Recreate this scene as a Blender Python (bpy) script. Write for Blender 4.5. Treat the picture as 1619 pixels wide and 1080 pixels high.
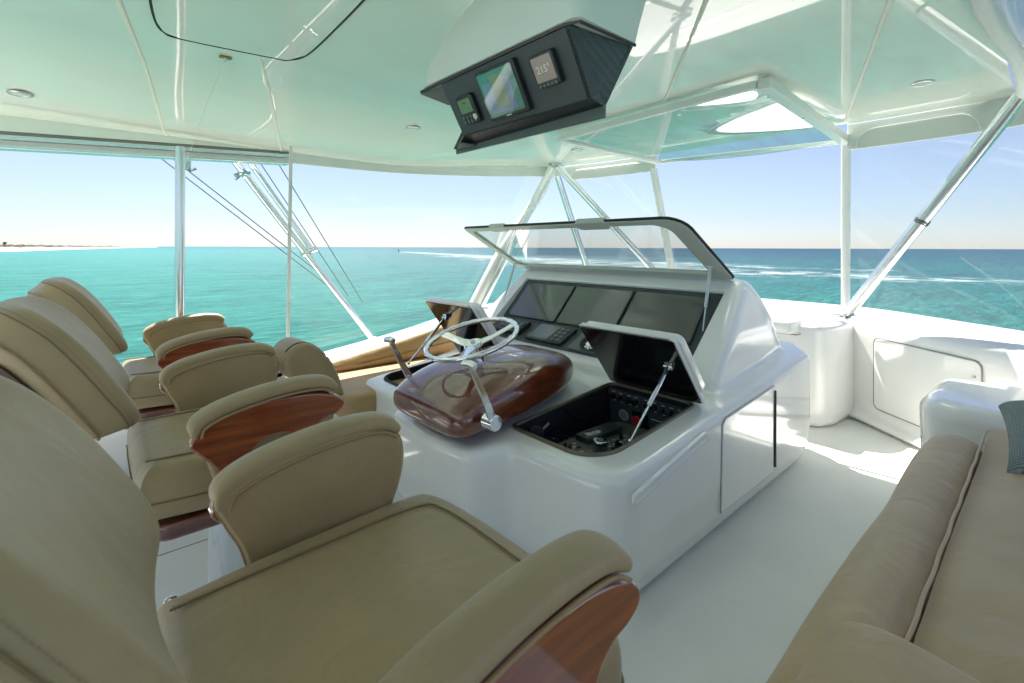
import bpy, bmesh, math, random
from mathutils import Vector, Matrix
random.seed(7)
for o in list(bpy.data.objects): bpy.data.objects.remove(o)
SC = bpy.context.scene
COL = SC.collection
R = math.radians
PI = math.pi

# ------------------------------------------------------------------ camera
CAMZ = 1.15
cd = bpy.data.cameras.new('camera'); cam = bpy.data.objects.new('camera', cd); COL.objects.link(cam)
cam.location = (0, 0, CAMZ)
cam.rotation_euler = (R(90), R(-0.18), R(48.5 - 90))
cd.sensor_width = 36; cd.lens = 36 * 760 / 1619
cd.shift_y = -148.5 / 1619
cd.clip_start = 0.02; cd.clip_end = 120000
cd.dof.use_dof = True; cd.dof.focus_distance = 2.3; cd.dof.aperture_fstop = 6.3
SC.camera = cam

# ------------------------------------------------------------------ sky, sun, exposure
SUN_AZ, SUN_EL = 68, 58          # degrees from the bow towards port, elevation
w = bpy.data.worlds.new('World'); SC.world = w; w.use_nodes = True
nt = w.node_tree; nt.nodes.clear()
sky = nt.nodes.new('ShaderNodeTexSky'); sky.sky_type = 'NISHITA'; sky.sun_disc = False
sky.sun_elevation = R(SUN_EL); sky.sun_rotation = R(90 - SUN_AZ)
sky.air_density = 1.0; sky.dust_density = 0.2; sky.ozone_density = 3.5; sky.altitude = 0
bg = nt.nodes.new('ShaderNodeBackground'); bg.inputs['Strength'].default_value = 0.05
wo = nt.nodes.new('ShaderNodeOutputWorld')
wb = nt.nodes.new('ShaderNodeMix'); wb.data_type = 'RGBA'; wb.blend_type = 'MULTIPLY'; wb.inputs['Factor'].default_value = 1
wb.inputs['B'].default_value = (0.86, 0.90, 1.02, 1)
hs_ = nt.nodes.new('ShaderNodeHueSaturation'); hs_.inputs['Saturation'].default_value = 0.66
nt.links.new(sky.outputs[0], hs_.inputs['Color']); nt.links.new(hs_.outputs['Color'], wb.inputs['A'])
nt.links.new(wb.outputs['Result'], bg.inputs['Color']); nt.links.new(bg.outputs[0], wo.inputs['Surface'])
sl = bpy.data.lights.new('sun', 'SUN'); sl.energy = 5.0; sl.angle = R(0.5); sl.color = (1, 0.95, 0.87)
so = bpy.data.objects.new('sun', sl); COL.objects.link(so)
sv = Vector((math.cos(R(SUN_EL)) * math.cos(R(SUN_AZ)), math.cos(R(SUN_EL)) * math.sin(R(SUN_AZ)), math.sin(R(SUN_EL))))
so.rotation_euler = sv.to_track_quat('Z', 'Y').to_euler(); so.location = (5, 12, 14)
SC.view_settings.view_transform = 'Standard'; SC.view_settings.look = 'None'
SC.view_settings.exposure = 1.5; SC.view_settings.gamma = 1
SC.view_settings.use_curve_mapping = False
SC.render.engine = 'CYCLES'
SC.cycles.max_bounces = 12; SC.cycles.diffuse_bounces = 7; SC.cycles.glossy_bounces = 4
SC.cycles.transparent_max_bounces = 16
SC.cycles.use_denoising = True
SC.cycles.sample_clamp_indirect = 6

# ------------------------------------------------------------------ materials
MATS = {}
def nodes(name):
    m = bpy.data.materials.new(name); m.use_nodes = True
    n = m.node_tree; b = n.nodes['Principled BSDF']; MATS[name] = m
    return m, n, b
def N(n, t, **kw):
    x = n.nodes.new(t)
    for k, v in kw.items():
        if k in x.inputs: x.inputs[k].default_value = v
        else: setattr(x, k, v)
    return x
def ramp(n, stops):
    r = n.nodes.new('ShaderNodeValToRGB'); e = r.color_ramp.elements
    while len(e) < len(stops): e.new(0.5)
    for el, (p, c) in zip(e, stops):
        el.position = p; el.color = (*c, 1) if len(c) == 3 else c
    return r
def simple(name, col, rough=0.5, metal=0, coat=0, bump=None, var=0, spec=0.5, emit=0, coatr=0.03):
    m, n, b = nodes(name)
    b.inputs['Base Color'].default_value = (*col, 1); b.inputs['Roughness'].default_value = rough
    b.inputs['Metallic'].default_value = metal; b.inputs['Coat Weight'].default_value = coat
    b.inputs['Coat Roughness'].default_value = coatr; b.inputs['Specular IOR Level'].default_value = spec
    tc = N(n, 'ShaderNodeTexCoord')
    if bump:
        t = N(n, 'ShaderNodeTexNoise', Scale=bump[0], Detail=6.0); n.links.new(tc.outputs['Object'], t.inputs['Vector'])
        bp = N(n, 'ShaderNodeBump', Strength=bump[1], Distance=bump[2]); n.links.new(t.outputs[0], bp.inputs['Height'])
        n.links.new(bp.outputs[0], b.inputs['Normal'])
    if var:
        t = N(n, 'ShaderNodeTexNoise', Scale=4.0, Detail=5.0); n.links.new(tc.outputs['Object'], t.inputs['Vector'])
        d = tuple(max(0, c * (1 - var)) for c in col); u = tuple(min(1, c * (1 + var)) for c in col)
        r = ramp(n, [(0.3, d), (0.7, u)]); n.links.new(t.outputs[0], r.inputs[0]); n.links.new(r.outputs[0], b.inputs['Base Color'])
        r2 = N(n, 'ShaderNodeMapRange'); r2.inputs[3].default_value = rough * 0.85; r2.inputs[4].default_value = min(1, rough * 1.2)
        n.links.new(t.outputs[0], r2.inputs[0]); n.links.new(r2.outputs[0], b.inputs['Roughness'])
    if emit:
        b.inputs['Emission Color'].default_value = (*col, 1); b.inputs['Emission Strength'].default_value = emit
    return m
GEL = simple('gelcoat', (0.84, 0.84, 0.82), 0.18, coat=1.0, var=0.02, coatr=0.05)
GELC = simple('ceiling_gelcoat', (0.77, 0.82, 0.72), 0.22, coat=1.0, var=0.015, bump=(2.2, 0.22, 0.010), coatr=0.01)
MATS['ceiling_gelcoat'].node_tree.nodes['Principled BSDF'].inputs['Coat IOR'].default_value = 1.9
DECK = simple('deck_nonskid', (0.80, 0.81, 0.77), 0.5, bump=(420, 0.5, 0.002), var=0.03)
TRIM = simple('white_trim', (0.74, 0.76, 0.74), 0.4)
CANV = simple('valance_canvas', (0.66, 0.70, 0.66), 0.6, bump=(60, 0.2, 0.003), var=0.03)
CHROME = simple('chrome', (0.86, 0.87, 0.88), 0.09, metal=1)
ALU = simple('anodised_tube', (0.84, 0.85, 0.86), 0.2, metal=0.85)
SATIN = simple('satin_metal', (0.6, 0.61, 0.6), 0.35, metal=1)
BLK = simple('black_plastic', (0.018, 0.02, 0.022), 0.42, bump=(300, 0.2, 0.001))
BLKG = simple('black_gloss', (0.012, 0.013, 0.015), 0.08, coat=0.5)
PANEL = simple('dash_panel', (0.045, 0.056, 0.062), 0.5, bump=(500, 0.3, 0.001))
GREYF = simple('grey_frame', (0.10, 0.125, 0.12), 0.45)
SCREEN = simple('screen_glass', (0.07, 0.078, 0.068), 0.04, coat=1.0)
RUB = simple('rubber_gasket', (0.02, 0.02, 0.022), 0.7)
BRONZE = simple('gasket_bronze', (0.16, 0.14, 0.10), 0.4, metal=0.6)
RED = simple('red_button', (0.55, 0.03, 0.035), 0.4)
LBL = simple('grey_label', (0.35, 0.38, 0.40), 0.5)
WHT = simple('white_print', (0.7, 0.72, 0.72), 0.5)
GAP = simple('gap_shadow', (0.24, 0.24, 0.23), 0.8)
LCDG = simple('lcd_green', (0.08, 0.15, 0.07), 0.3, emit=0.12)
LCDT = simple('lcd_taupe', (0.20, 0.17, 0.15), 0.2, emit=0.15)
LCDB = simple('lcd_blue', (0.14, 0.20, 0.28), 0.2, emit=0.12)
LCDY = simple('lcd_yellow', (0.18, 0.23, 0.12), 0.2, emit=0.10)
LCDK = simple('lcd_teal', (0.05, 0.16, 0.12), 0.2, emit=0.2)

def leather(name, col, sc=1.0):
    m, n, b = nodes(name)
    tc = N(n, 'ShaderNodeTexCoord')
    a = N(n, 'ShaderNodeTexNoise', Scale=3.5 * sc, Detail=6.0, Roughness=0.6); n.links.new(tc.outputs['Object'], a.inputs['Vector'])
    r = ramp(n, [(0.28, tuple(c * 0.84 for c in col)), (0.72, tuple(c * 1.12 for c in col))])
    n.links.new(a.outputs[0], r.inputs[0]); n.links.new(r.outputs[0], b.inputs['Base Color'])
    v = N(n, 'ShaderNodeTexVoronoi', Scale=420.0); n.links.new(tc.outputs['Object'], v.inputs['Vector'])
    f = N(n, 'ShaderNodeTexNoise', Scale=9.0, Detail=3.0, Distortion=0.8); n.links.new(tc.outputs['Object'], f.inputs['Vector'])
    b1 = N(n, 'ShaderNodeBump', Strength=0.25, Distance=0.0012); n.links.new(v.outputs['Distance'], b1.inputs['Height'])
    b2 = N(n, 'ShaderNodeBump', Strength=0.5, Distance=0.012); n.links.new(f.outputs[0], b2.inputs['Height'])
    n.links.new(b1.outputs[0], b2.inputs['Normal']); n.links.new(b2.outputs[0], b.inputs['Normal'])
    b.inputs['Roughness'].default_value = 0.48
    b.inputs['Sheen Weight'].default_value = 0.15
    return m
TAN = leather('tan_upholstery', (0.355, 0.262, 0.132))
TAN2 = leather('settee_upholstery', (0.47, 0.335, 0.17), 0.8)
TAN3 = leather('bench_upholstery', (0.46, 0.30, 0.14))
PIPE = simple('piping', (0.31, 0.205, 0.095), 0.5)
PIPEL = simple('piping_light', (0.50, 0.36, 0.22), 0.5)
SEAM = simple('seam_thread', (0.22, 0.145, 0.065), 0.7)

def wood(name='varnished_wood', k=1.0):
    m, n, b = nodes(name)
    tc = N(n, 'ShaderNodeTexCoord'); mp = N(n, 'ShaderNodeMapping'); mp.inputs['Scale'].default_value = (2.0, 34, 26)
    n.links.new(tc.outputs['Object'], mp.inputs[0])
    a = N(n, 'ShaderNodeTexNoise', Scale=2.2, Detail=8.0, Roughness=0.62, Distortion=0.35); n.links.new(mp.outputs[0], a.inputs['Vector'])
    r = ramp(n, [(p_, tuple(c_ * k for c_ in q_)) for p_, q_ in ((0.25, (0.065, 0.011, 0.003)), (0.45, (0.125, 0.022, 0.004)), (0.60, (0.18, 0.038, 0.006)), (0.8, (0.27, 0.066, 0.012)))])
    n.links.new(a.outputs[0], r.inputs[0]); n.links.new(r.outputs[0], b.inputs['Base Color'])
    b.inputs['Roughness'].default_value = 0.35; b.inputs['Coat Weight'].default_value = 1.0; b.inputs['Coat Roughness'].default_value = 0.015
    b.inputs['Coat IOR'].default_value = 1.8
    return m
WOOD = wood(); WOOD2 = wood('chair_wood', 1.5)

def glassmat(name, tint=(1, 1, 1), ior=1.35, rough=0.0, haze=0.0):
    m = bpy.data.materials.new(name); m.use_nodes = True; n = m.node_tree; n.nodes.clear()
    out = N(n, 'ShaderNodeOutputMaterial'); tr = N(n, 'ShaderNodeBsdfTransparent'); gl = N(n, 'ShaderNodeBsdfGlossy')
    tr.inputs[0].default_value = (*tint, 1); gl.inputs['Roughness'].default_value = rough
    lw = N(n, 'ShaderNodeLayerWeight'); lw.inputs['Blend'].default_value = 0.5
    pw = N(n, 'ShaderNodeMath', operation='POWER'); n.links.new(lw.outputs['Facing'], pw.inputs[0]); pw.inputs[1].default_value = 4.5
    f0 = ((ior - 1) / (ior + 1)) ** 2 * 1.8
    fr = N(n, 'ShaderNodeMath', operation='MULTIPLY_ADD'); n.links.new(pw.outputs[0], fr.inputs[0]); fr.inputs[1].default_value = 1 - f0; fr.inputs[2].default_value = f0
    mx = N(n, 'ShaderNodeMixShader')
    n.links.new(fr.outputs[0], mx.inputs[0]); n.links.new(tr.outputs[0], mx.inputs[1]); n.links.new(gl.outputs[0], mx.inputs[2])
    last = mx
    if haze:
        df = N(n, 'ShaderNodeBsdfTranslucent'); df.inputs[0].default_value = (0.9, 0.92, 0.9, 1)
        m2 = N(n, 'ShaderNodeMixShader'); m2.inputs[0].default_value = haze
        n.links.new(mx.outputs[0], m2.inputs[1]); n.links.new(df.outputs[0], m2.inputs[2]); last = m2
    n.links.new(last.outputs[0], out.inputs['Surface'])
    return m
CLEAR = glassmat('clear_enclosure', (0.97, 0.985, 0.985), 1.35, 0.01, 0.025)
LIDG = glassmat('lid_glass', (0.93, 0.95, 0.95), 1.45, 0.0)
VISG = glassmat('window_glass', (0.82, 0.90, 0.88), 1.9, 0.03)
def translucent():
    m = bpy.data.materials.new('sun_patch_acrylic'); m.use_nodes = True; n = m.node_tree; n.nodes.clear()
    out = N(n, 'ShaderNodeOutputMaterial'); t = N(n, 'ShaderNodeBsdfTranslucent'); t.inputs[0].default_value = (0.95, 0.95, 0.93, 1)
    n.links.new(t.outputs[0], out.inputs['Surface']); return m
ACRY = translucent()  # for the added ceiling lenses that imitate sun reflections

def meshmat():
    m, n, b = nodes('perforated_black')
    tc = N(n, 'ShaderNodeTexCoord'); v = N(n, 'ShaderNodeTexVoronoi', Scale=230.0, Randomness=0.0)
    n.links.new(tc.outputs['Object'], v.inputs['Vector'])
    r = ramp(n, [(0.25, (0.004, 0.005, 0.006)), (0.45, (0.05, 0.07, 0.075))])
    n.links.new(v.outputs['Distance'], r.inputs[0]); n.links.new(r.outputs[0], b.inputs['Base Color'])
    bp = N(n, 'ShaderNodeBump', Strength=0.8, Distance=0.002); n.links.new(v.outputs['Distance'], bp.inputs['Height']); n.links.new(bp.outputs[0], b.inputs['Normal'])
    b.inputs['Roughness'].default_value = 0.4
    return m
PERF = meshmat()

def weave():
    m, n, b = nodes('pillow_weave')
    tc = N(n, 'ShaderNodeTexCoord')
    cols = []
    for d in ('X', 'Y'):
        wv = N(n, 'ShaderNodeTexWave', Scale=95.0, Distortion=2.5, Detail=3.0); wv.bands_direction = d
        n.links.new(tc.outputs['Object'], wv.inputs['Vector']); cols.append(wv)
    mx = N(n, 'ShaderNodeMath', operation='MULTIPLY'); n.links.new(cols[0].outputs['Fac'], mx.inputs[0]); n.links.new(cols[1].outputs['Fac'], mx.inputs[1])
    nz = N(n, 'ShaderNodeTexNoise', Scale=160.0, Detail=3.0); n.links.new(tc.outputs['Object'], nz.inputs['Vector'])
    ad = N(n, 'ShaderNodeMath', operation='MULTIPLY'); n.links.new(mx.outputs[0], ad.inputs[0]); n.links.new(nz.outputs[0], ad.inputs[1])
    r = ramp(n, [(0.0, (0.10, 0.14, 0.14)), (0.14, (0.22, 0.28, 0.27)), (0.4, (0.48, 0.52, 0.49))])
    n.links.new(ad.outputs[0], r.inputs[0]); n.links.new(r.outputs[0], b.inputs['Base Color'])
    bp = N(n, 'ShaderNodeBump', Strength=0.6, Distance=0.003); n.links.new(ad.outputs[0], bp.inputs['Height']); n.links.new(bp.outputs[0], b.inputs['Normal'])
    b.inputs['Roughness'].default_value = 0.9
    return m
WEAVE = weave()

def seamat():
    m, n, b = nodes('sea_water')
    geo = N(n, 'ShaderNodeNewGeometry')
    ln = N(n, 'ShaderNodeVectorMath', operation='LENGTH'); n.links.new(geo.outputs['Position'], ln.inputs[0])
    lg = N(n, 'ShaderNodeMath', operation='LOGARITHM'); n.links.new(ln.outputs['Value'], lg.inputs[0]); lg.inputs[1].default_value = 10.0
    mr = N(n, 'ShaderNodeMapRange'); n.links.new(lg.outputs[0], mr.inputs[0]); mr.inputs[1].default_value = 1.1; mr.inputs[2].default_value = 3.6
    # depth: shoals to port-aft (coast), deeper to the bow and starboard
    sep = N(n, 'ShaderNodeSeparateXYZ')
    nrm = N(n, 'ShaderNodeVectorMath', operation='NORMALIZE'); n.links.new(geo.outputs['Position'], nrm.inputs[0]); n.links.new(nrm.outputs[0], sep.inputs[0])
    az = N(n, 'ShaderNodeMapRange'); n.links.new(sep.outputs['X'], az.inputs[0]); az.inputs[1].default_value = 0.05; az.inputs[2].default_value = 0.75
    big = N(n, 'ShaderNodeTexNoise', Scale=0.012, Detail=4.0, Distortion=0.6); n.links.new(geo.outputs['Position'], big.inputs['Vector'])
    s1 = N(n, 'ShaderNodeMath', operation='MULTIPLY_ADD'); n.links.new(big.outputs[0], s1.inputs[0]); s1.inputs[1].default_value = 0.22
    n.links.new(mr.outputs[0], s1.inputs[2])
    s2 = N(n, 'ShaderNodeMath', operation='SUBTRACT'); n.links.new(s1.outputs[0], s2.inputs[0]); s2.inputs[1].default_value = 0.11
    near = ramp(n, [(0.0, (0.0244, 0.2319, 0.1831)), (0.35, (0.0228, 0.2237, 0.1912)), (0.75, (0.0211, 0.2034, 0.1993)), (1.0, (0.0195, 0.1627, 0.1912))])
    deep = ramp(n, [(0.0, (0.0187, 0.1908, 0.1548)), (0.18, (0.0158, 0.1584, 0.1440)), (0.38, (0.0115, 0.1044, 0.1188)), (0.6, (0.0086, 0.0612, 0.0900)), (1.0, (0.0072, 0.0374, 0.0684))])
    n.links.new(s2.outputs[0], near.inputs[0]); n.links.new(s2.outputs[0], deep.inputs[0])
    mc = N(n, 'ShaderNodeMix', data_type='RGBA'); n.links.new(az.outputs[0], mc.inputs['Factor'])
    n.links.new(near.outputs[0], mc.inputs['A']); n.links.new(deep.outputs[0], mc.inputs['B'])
    # chop: long crests, rotated
    mp = N(n, 'ShaderNodeMapping'); mp.inputs['Rotation'].default_value = (0, 0, R(-42)); mp.inputs['Scale'].default_value = (0.55, 1.5, 1)
    n.links.new(geo.outputs['Position'], mp.inputs[0])
    w1 = N(n, 'ShaderNodeTexNoise', Scale=0.95, Detail=10.0, Roughness=0.68, Distortion=0.5); n.links.new(mp.outputs[0], w1.inputs['Vector'])
    w2 = N(n, 'ShaderNodeTexNoise', Scale=0.09, Detail=5.0, Roughness=0.55); n.links.new(mp.outputs[0], w2.inputs['Vector'])
    hs = N(n, 'ShaderNodeMath', operation='MULTIPLY_ADD'); n.links.new(w2.outputs[0], hs.inputs[0]); hs.inputs[1].default_value = 2.5; n.links.new(w1.outputs[0], hs.inputs[2])
    bp = N(n, 'ShaderNodeBump', Strength=0.9, Distance=0.9); n.links.new(hs.outputs[0], bp.inputs['Height']); n.links.new(bp.outputs[0], b.inputs['Normal'])
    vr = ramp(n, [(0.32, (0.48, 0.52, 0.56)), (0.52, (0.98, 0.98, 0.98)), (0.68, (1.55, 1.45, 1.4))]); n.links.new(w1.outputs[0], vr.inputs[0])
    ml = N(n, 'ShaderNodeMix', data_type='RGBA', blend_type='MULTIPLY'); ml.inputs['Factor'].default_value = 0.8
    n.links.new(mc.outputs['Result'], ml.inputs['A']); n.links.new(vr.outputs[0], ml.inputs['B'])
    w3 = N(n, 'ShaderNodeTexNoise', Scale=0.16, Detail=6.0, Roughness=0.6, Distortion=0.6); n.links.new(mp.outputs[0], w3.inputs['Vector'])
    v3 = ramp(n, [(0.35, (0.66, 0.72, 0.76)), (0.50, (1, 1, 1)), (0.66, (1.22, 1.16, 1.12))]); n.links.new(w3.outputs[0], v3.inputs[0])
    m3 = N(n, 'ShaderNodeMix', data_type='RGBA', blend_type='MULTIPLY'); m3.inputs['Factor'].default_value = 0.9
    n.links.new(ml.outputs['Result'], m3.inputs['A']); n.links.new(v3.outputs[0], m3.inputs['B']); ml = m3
    # small white caps
    fz = N(n, 'ShaderNodeTexNoise', Scale=1.3, Detail=8.0, Roughness=0.7); n.links.new(mp.outputs[0], fz.inputs['Vector'])
    fr = ramp(n, [(0.70, (0, 0, 0)), (0.76, (1, 1, 1))]); n.links.new(fz.outputs[0], fr.inputs[0])
    mf = N(n, 'ShaderNodeMix', data_type='RGBA'); n.links.new(fr.outputs[0], mf.inputs['Factor']); n.links.new(ml.outputs['Result'], mf.inputs['A'])
    mf.inputs['B'].default_value = (0.75, 0.82, 0.80, 1)
    n.links.new(mf.outputs['Result'], b.inputs['Base Color'])
    b.inputs['Roughness'].default_value = 0.35; b.inputs['IOR'].default_value = 1.33; b.inputs['Specular IOR Level'].default_value = 0.18
    return m
SEA = seamat()

def foam(name='foam', top=0.95, s_=0.55):
    m, n, b = nodes(name)
    uv = N(n, 'ShaderNodeTexCoord'); sp = N(n, 'ShaderNodeSeparateXYZ'); n.links.new(uv.outputs['UV'], sp.inputs[0])
    geo = N(n, 'ShaderNodeNewGeometry')
    t = N(n, 'ShaderNodeTexNoise', Scale=s_, Detail=9.0, Roughness=0.72, Distortion=0.7); n.links.new(geo.outputs['Position'], t.inputs['Vector'])
    # fades to both edges of the strip (v) and towards its old end (u)
    e = N(n, 'ShaderNodeMath', operation='PINGPONG'); n.links.new(sp.outputs['Y'], e.inputs[0]); e.inputs[1].default_value = 0.5
    e2 = N(n, 'ShaderNodeMapRange'); n.links.new(e.outputs[0], e2.inputs[0]); e2.inputs[1].default_value = 0; e2.inputs[2].default_value = 0.5; e2.inputs[3].default_value = -0.42; e2.inputs[4].default_value = 0.10
    u = N(n, 'ShaderNodeMath', operation='MULTIPLY_ADD'); n.links.new(sp.outputs['X'], u.inputs[0]); u.inputs[1].default_value = -0.16; n.links.new(e2.outputs[0], u.inputs[2])
    s = N(n, 'ShaderNodeMath', operation='ADD'); n.links.new(u.outputs[0], s.inputs[0]); n.links.new(t.outputs[0], s.inputs[1])
    r = N(n, 'ShaderNodeMapRange'); n.links.new(s.outputs[0], r.inputs[0]); r.inputs[1].default_value = 0.36; r.inputs[2].default_value = 0.62
    t2 = N(n, 'ShaderNodeTexNoise', Scale=0.06, Detail=5.0, Roughness=0.6); n.links.new(geo.outputs['Position'], t2.inputs['Vector'])
    r2 = N(n, 'ShaderNodeMapRange'); n.links.new(t2.outputs[0], r2.inputs[0]); r2.inputs[1].default_value = 0.38; r2.inputs[2].default_value = 0.62; r2.inputs[3].default_value = 0.3 * top; r2.inputs[4].default_value = top
    mu = N(n, 'ShaderNodeMath', operation='MULTIPLY'); n.links.new(r.outputs[0], mu.inputs[0]); n.links.new(r2.outputs[0], mu.inputs[1])
    n.links.new(mu.outputs[0], b.inputs['Alpha'])
    b.inputs['Base Color'].default_value = (0.78, 0.86, 0.88, 1); b.inputs['Roughness'].default_value = 0.8
    return m
FOAM = foam(); FOAM2 = foam('old_foam', 0.68, 0.22)
SAND = simple('white_sand', (0.80, 0.77, 0.70), 0.9, var=0.05)
SCRUB = simple('dune_scrub', (0.075, 0.07, 0.045), 0.9, var=0.35)

# ------------------------------------------------------------------ object helpers
ORG = {}
def thing(name, label, cat, loc=(0, 0, 0), group=None):
    o = bpy.data.objects.new(name, None); COL.objects.link(o); o.location = loc
    o.empty_display_size = 0.1
    o['label'] = label; o['category'] = cat
    if group: o['group'] = group
    ORG[o.name] = Vector(loc)
    return o
def obj(name, bm, mat, parent=None, bevel=0, seg=3, sub=0, smooth=True, label=None, cat=None, group=None, kind=None, ang=30, base=None, wn=False):
    """bm holds world coordinates; the object's origin is its thing's base"""
    org = ORG[parent.name] if parent else Vector(base if base else (0, 0, 0))
    bmesh.ops.recalc_face_normals(bm, faces=bm.faces[:])
    if org.length: bmesh.ops.translate(bm, verts=bm.verts[:], vec=-org)
    me = bpy.data.meshes.new(name); bm.to_mesh(me); bm.free()
    o = bpy.data.objects.new(name, me); COL.objects.link(o)
    if smooth:
        me.polygons.foreach_set('use_smooth', [True] * len(me.polygons))
        if not bevel and not sub: me.set_sharp_from_angle(angle=R(ang))
    for mm in (mat if isinstance(mat, (list, tuple)) else [mat]): me.materials.append(mm)
    if parent: o.parent = parent
    else: o.location = org
    ORG[o.name] = org
    if bevel:
        b = o.modifiers.new('bevel', 'BEVEL'); b.width = bevel; b.segments = seg; b.limit_method = 'ANGLE'; b.angle_limit = R(ang); b.harden_normals = True
    if sub:
        s = o.modifiers.new('subd', 'SUBSURF'); s.levels = sub; s.render_levels = sub
    if label: o['label'] = label
    if cat: o['category'] = cat
    if group: o['group'] = group
    if kind: o['kind'] = kind
    return o
def BM(): return bmesh.new()
def V(*a): return Vector(a)

def box(bm, lo, hi, M=None):
    lo, hi = Vector(lo), Vector(hi)
    vs = []
    for x in (lo.x, hi.x):
        for y in (lo.y, hi.y):
            for z in (lo.z, hi.z):
                p = Vector((x, y, z)); vs.append(bm.verts.new(M @ p if M else p))
    for f in ((0, 1, 3, 2), (4, 6, 7, 5), (0, 4, 5, 1), (2, 3, 7, 6), (0, 2, 6, 4), (1, 5, 7, 3)):
        bm.faces.new([vs[i] for i in f])
def frame(d):
    d = d.normalized(); a = Vector((0, 0, 1)) if abs(d.z) < 0.9 else Vector((1, 0, 0))
    u = d.cross(a).normalized(); return u, u.cross(d).normalized()
def tube(bm, pts, r, seg=12, closed=False, caps=True, flat=None):
    """sweep a circle (or a flat=(w,h) rectangle-like ellipse) along pts"""
    pts = [Vector(p) for p in pts]; n = len(pts)
    rs = r if isinstance(r, (list, tuple)) else [r] * n
    rings = []; u = None
    for i, p in enumerate(pts):
        if closed: d = pts[(i + 1) % n] - pts[i - 1]
        else: d = pts[min(i + 1, n - 1)] - pts[max(i - 1, 0)]
        d.normalize()
        if u is None: u = frame(d)[0]; v = d.cross(u)
        else:
            u = (u - d * u.dot(d)); u.normalize(); v = d.cross(u)
        ring = []
        for k in range(seg):
            a = 2 * PI * k / seg
            ring.append(bm.verts.new(p + u * math.cos(a) * rs[i] + v * math.sin(a) * rs[i]))
        rings.append(ring)
    m = n if closed else n - 1
    for i in range(m):
        A, B = rings[i], rings[(i + 1) % n]
        for k in range(seg):
            bm.faces.new((A[k], A[(k + 1) % seg], B[(k + 1) % seg], B[k]))
    if caps and not closed:
        bm.faces.new(rings[0][::-1]); bm.faces.new(rings[-1])
def cyl(bm, a, b, r, r2=None, seg=20):
    tube(bm, [a, b], [r, r if r2 is None else r2], seg)
def prism(bm, poly, fn, a, b):
    """poly of (u,v); fn(u,v,w) -> point; extruded from w=a to w=b"""
    A = [bm.verts.new(fn(u, v, a)) for u, v in poly]; B = [bm.verts.new(fn(u, v, b)) for u, v in poly]
    n = len(poly)
    bm.faces.new(A); bm.faces.new(B[::-1])
    for i in range(n): bm.faces.new((A[i], B[i], B[(i + 1) % n], A[(i + 1) % n]))
def loft(bm, rings, caps=True, closed=False):
    vr = [[bm.verts.new(p) for p in r] for r in rings]; n = len(rings[0])
    m = len(vr) if closed else len(vr) - 1
    for i in range(m):
        A, B = vr[i], vr[(i + 1) % len(vr)]
        for k in range(n): bm.faces.new((A[k], A[(k + 1) % n], B[(k + 1) % n], B[k]))
    if caps and not closed: bm.faces.new(vr[0][::-1]); bm.faces.new(vr[-1])
    return vr
def smoothcurve(pts, n=6, closed=False):
    P = [Vector(p) for p in pts]; out = []
    m = len(P) if closed else len(P) - 1
    for i in range(m):
        if closed: p0, p1, p2, p3 = P[i - 1], P[i], P[(i + 1) % len(P)], P[(i + 2) % len(P)]
        else: p0, p1, p2, p3 = P[max(i - 1, 0)], P[i], P[i + 1], P[min(i + 2, len(P) - 1)]
        for k in range(n):
            t = k / n
            out.append(0.5 * ((2 * p1) + (p2 - p0) * t + (2 * p0 - 5 * p1 + 4 * p2 - p3) * t * t + (3 * p1 - p0 - 3 * p2 + p3) * t ** 3))
    if not closed: out.append(P[-1])
    return out
def rrect(x0, y0, x1, y1, r, n=6, rs=None):
    """rounded rectangle outline, counter-clockwise; rs = radii for corners (x1y0, x1y1, x0y1, x0y0)"""
    rs = rs or (r, r, r, r); out = []
    for (cx, cy, a0, q) in ((x1, y0, -90, 0), (x1, y1, 0, 1), (x0, y1, 90, 2), (x0, y0, 180, 3)):
        rr = rs[q]; sx = -1 if cx == x1 else 1; sy = -1 if cy == y1 else 1
        ox, oy = cx + sx * rr, cy + sy * rr
        for k in range(n + 1):
            a = R(a0 + 90 * k / n); out.append((ox + rr * math.cos(a), oy + rr * math.sin(a)))
    return out
def resample(poly, step):
    P = [Vector((p[0], p[1])) for p in poly]; out = []
    for i in range(len(P)):
        a, b = P[i], P[(i + 1) % len(P)]; L = (b - a).length
        if L < 1e-6: continue
        k = max(1, int(L / step + 0.5))
        for j in range(k): out.append(a + (b - a) * j / k)
    return out
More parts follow.
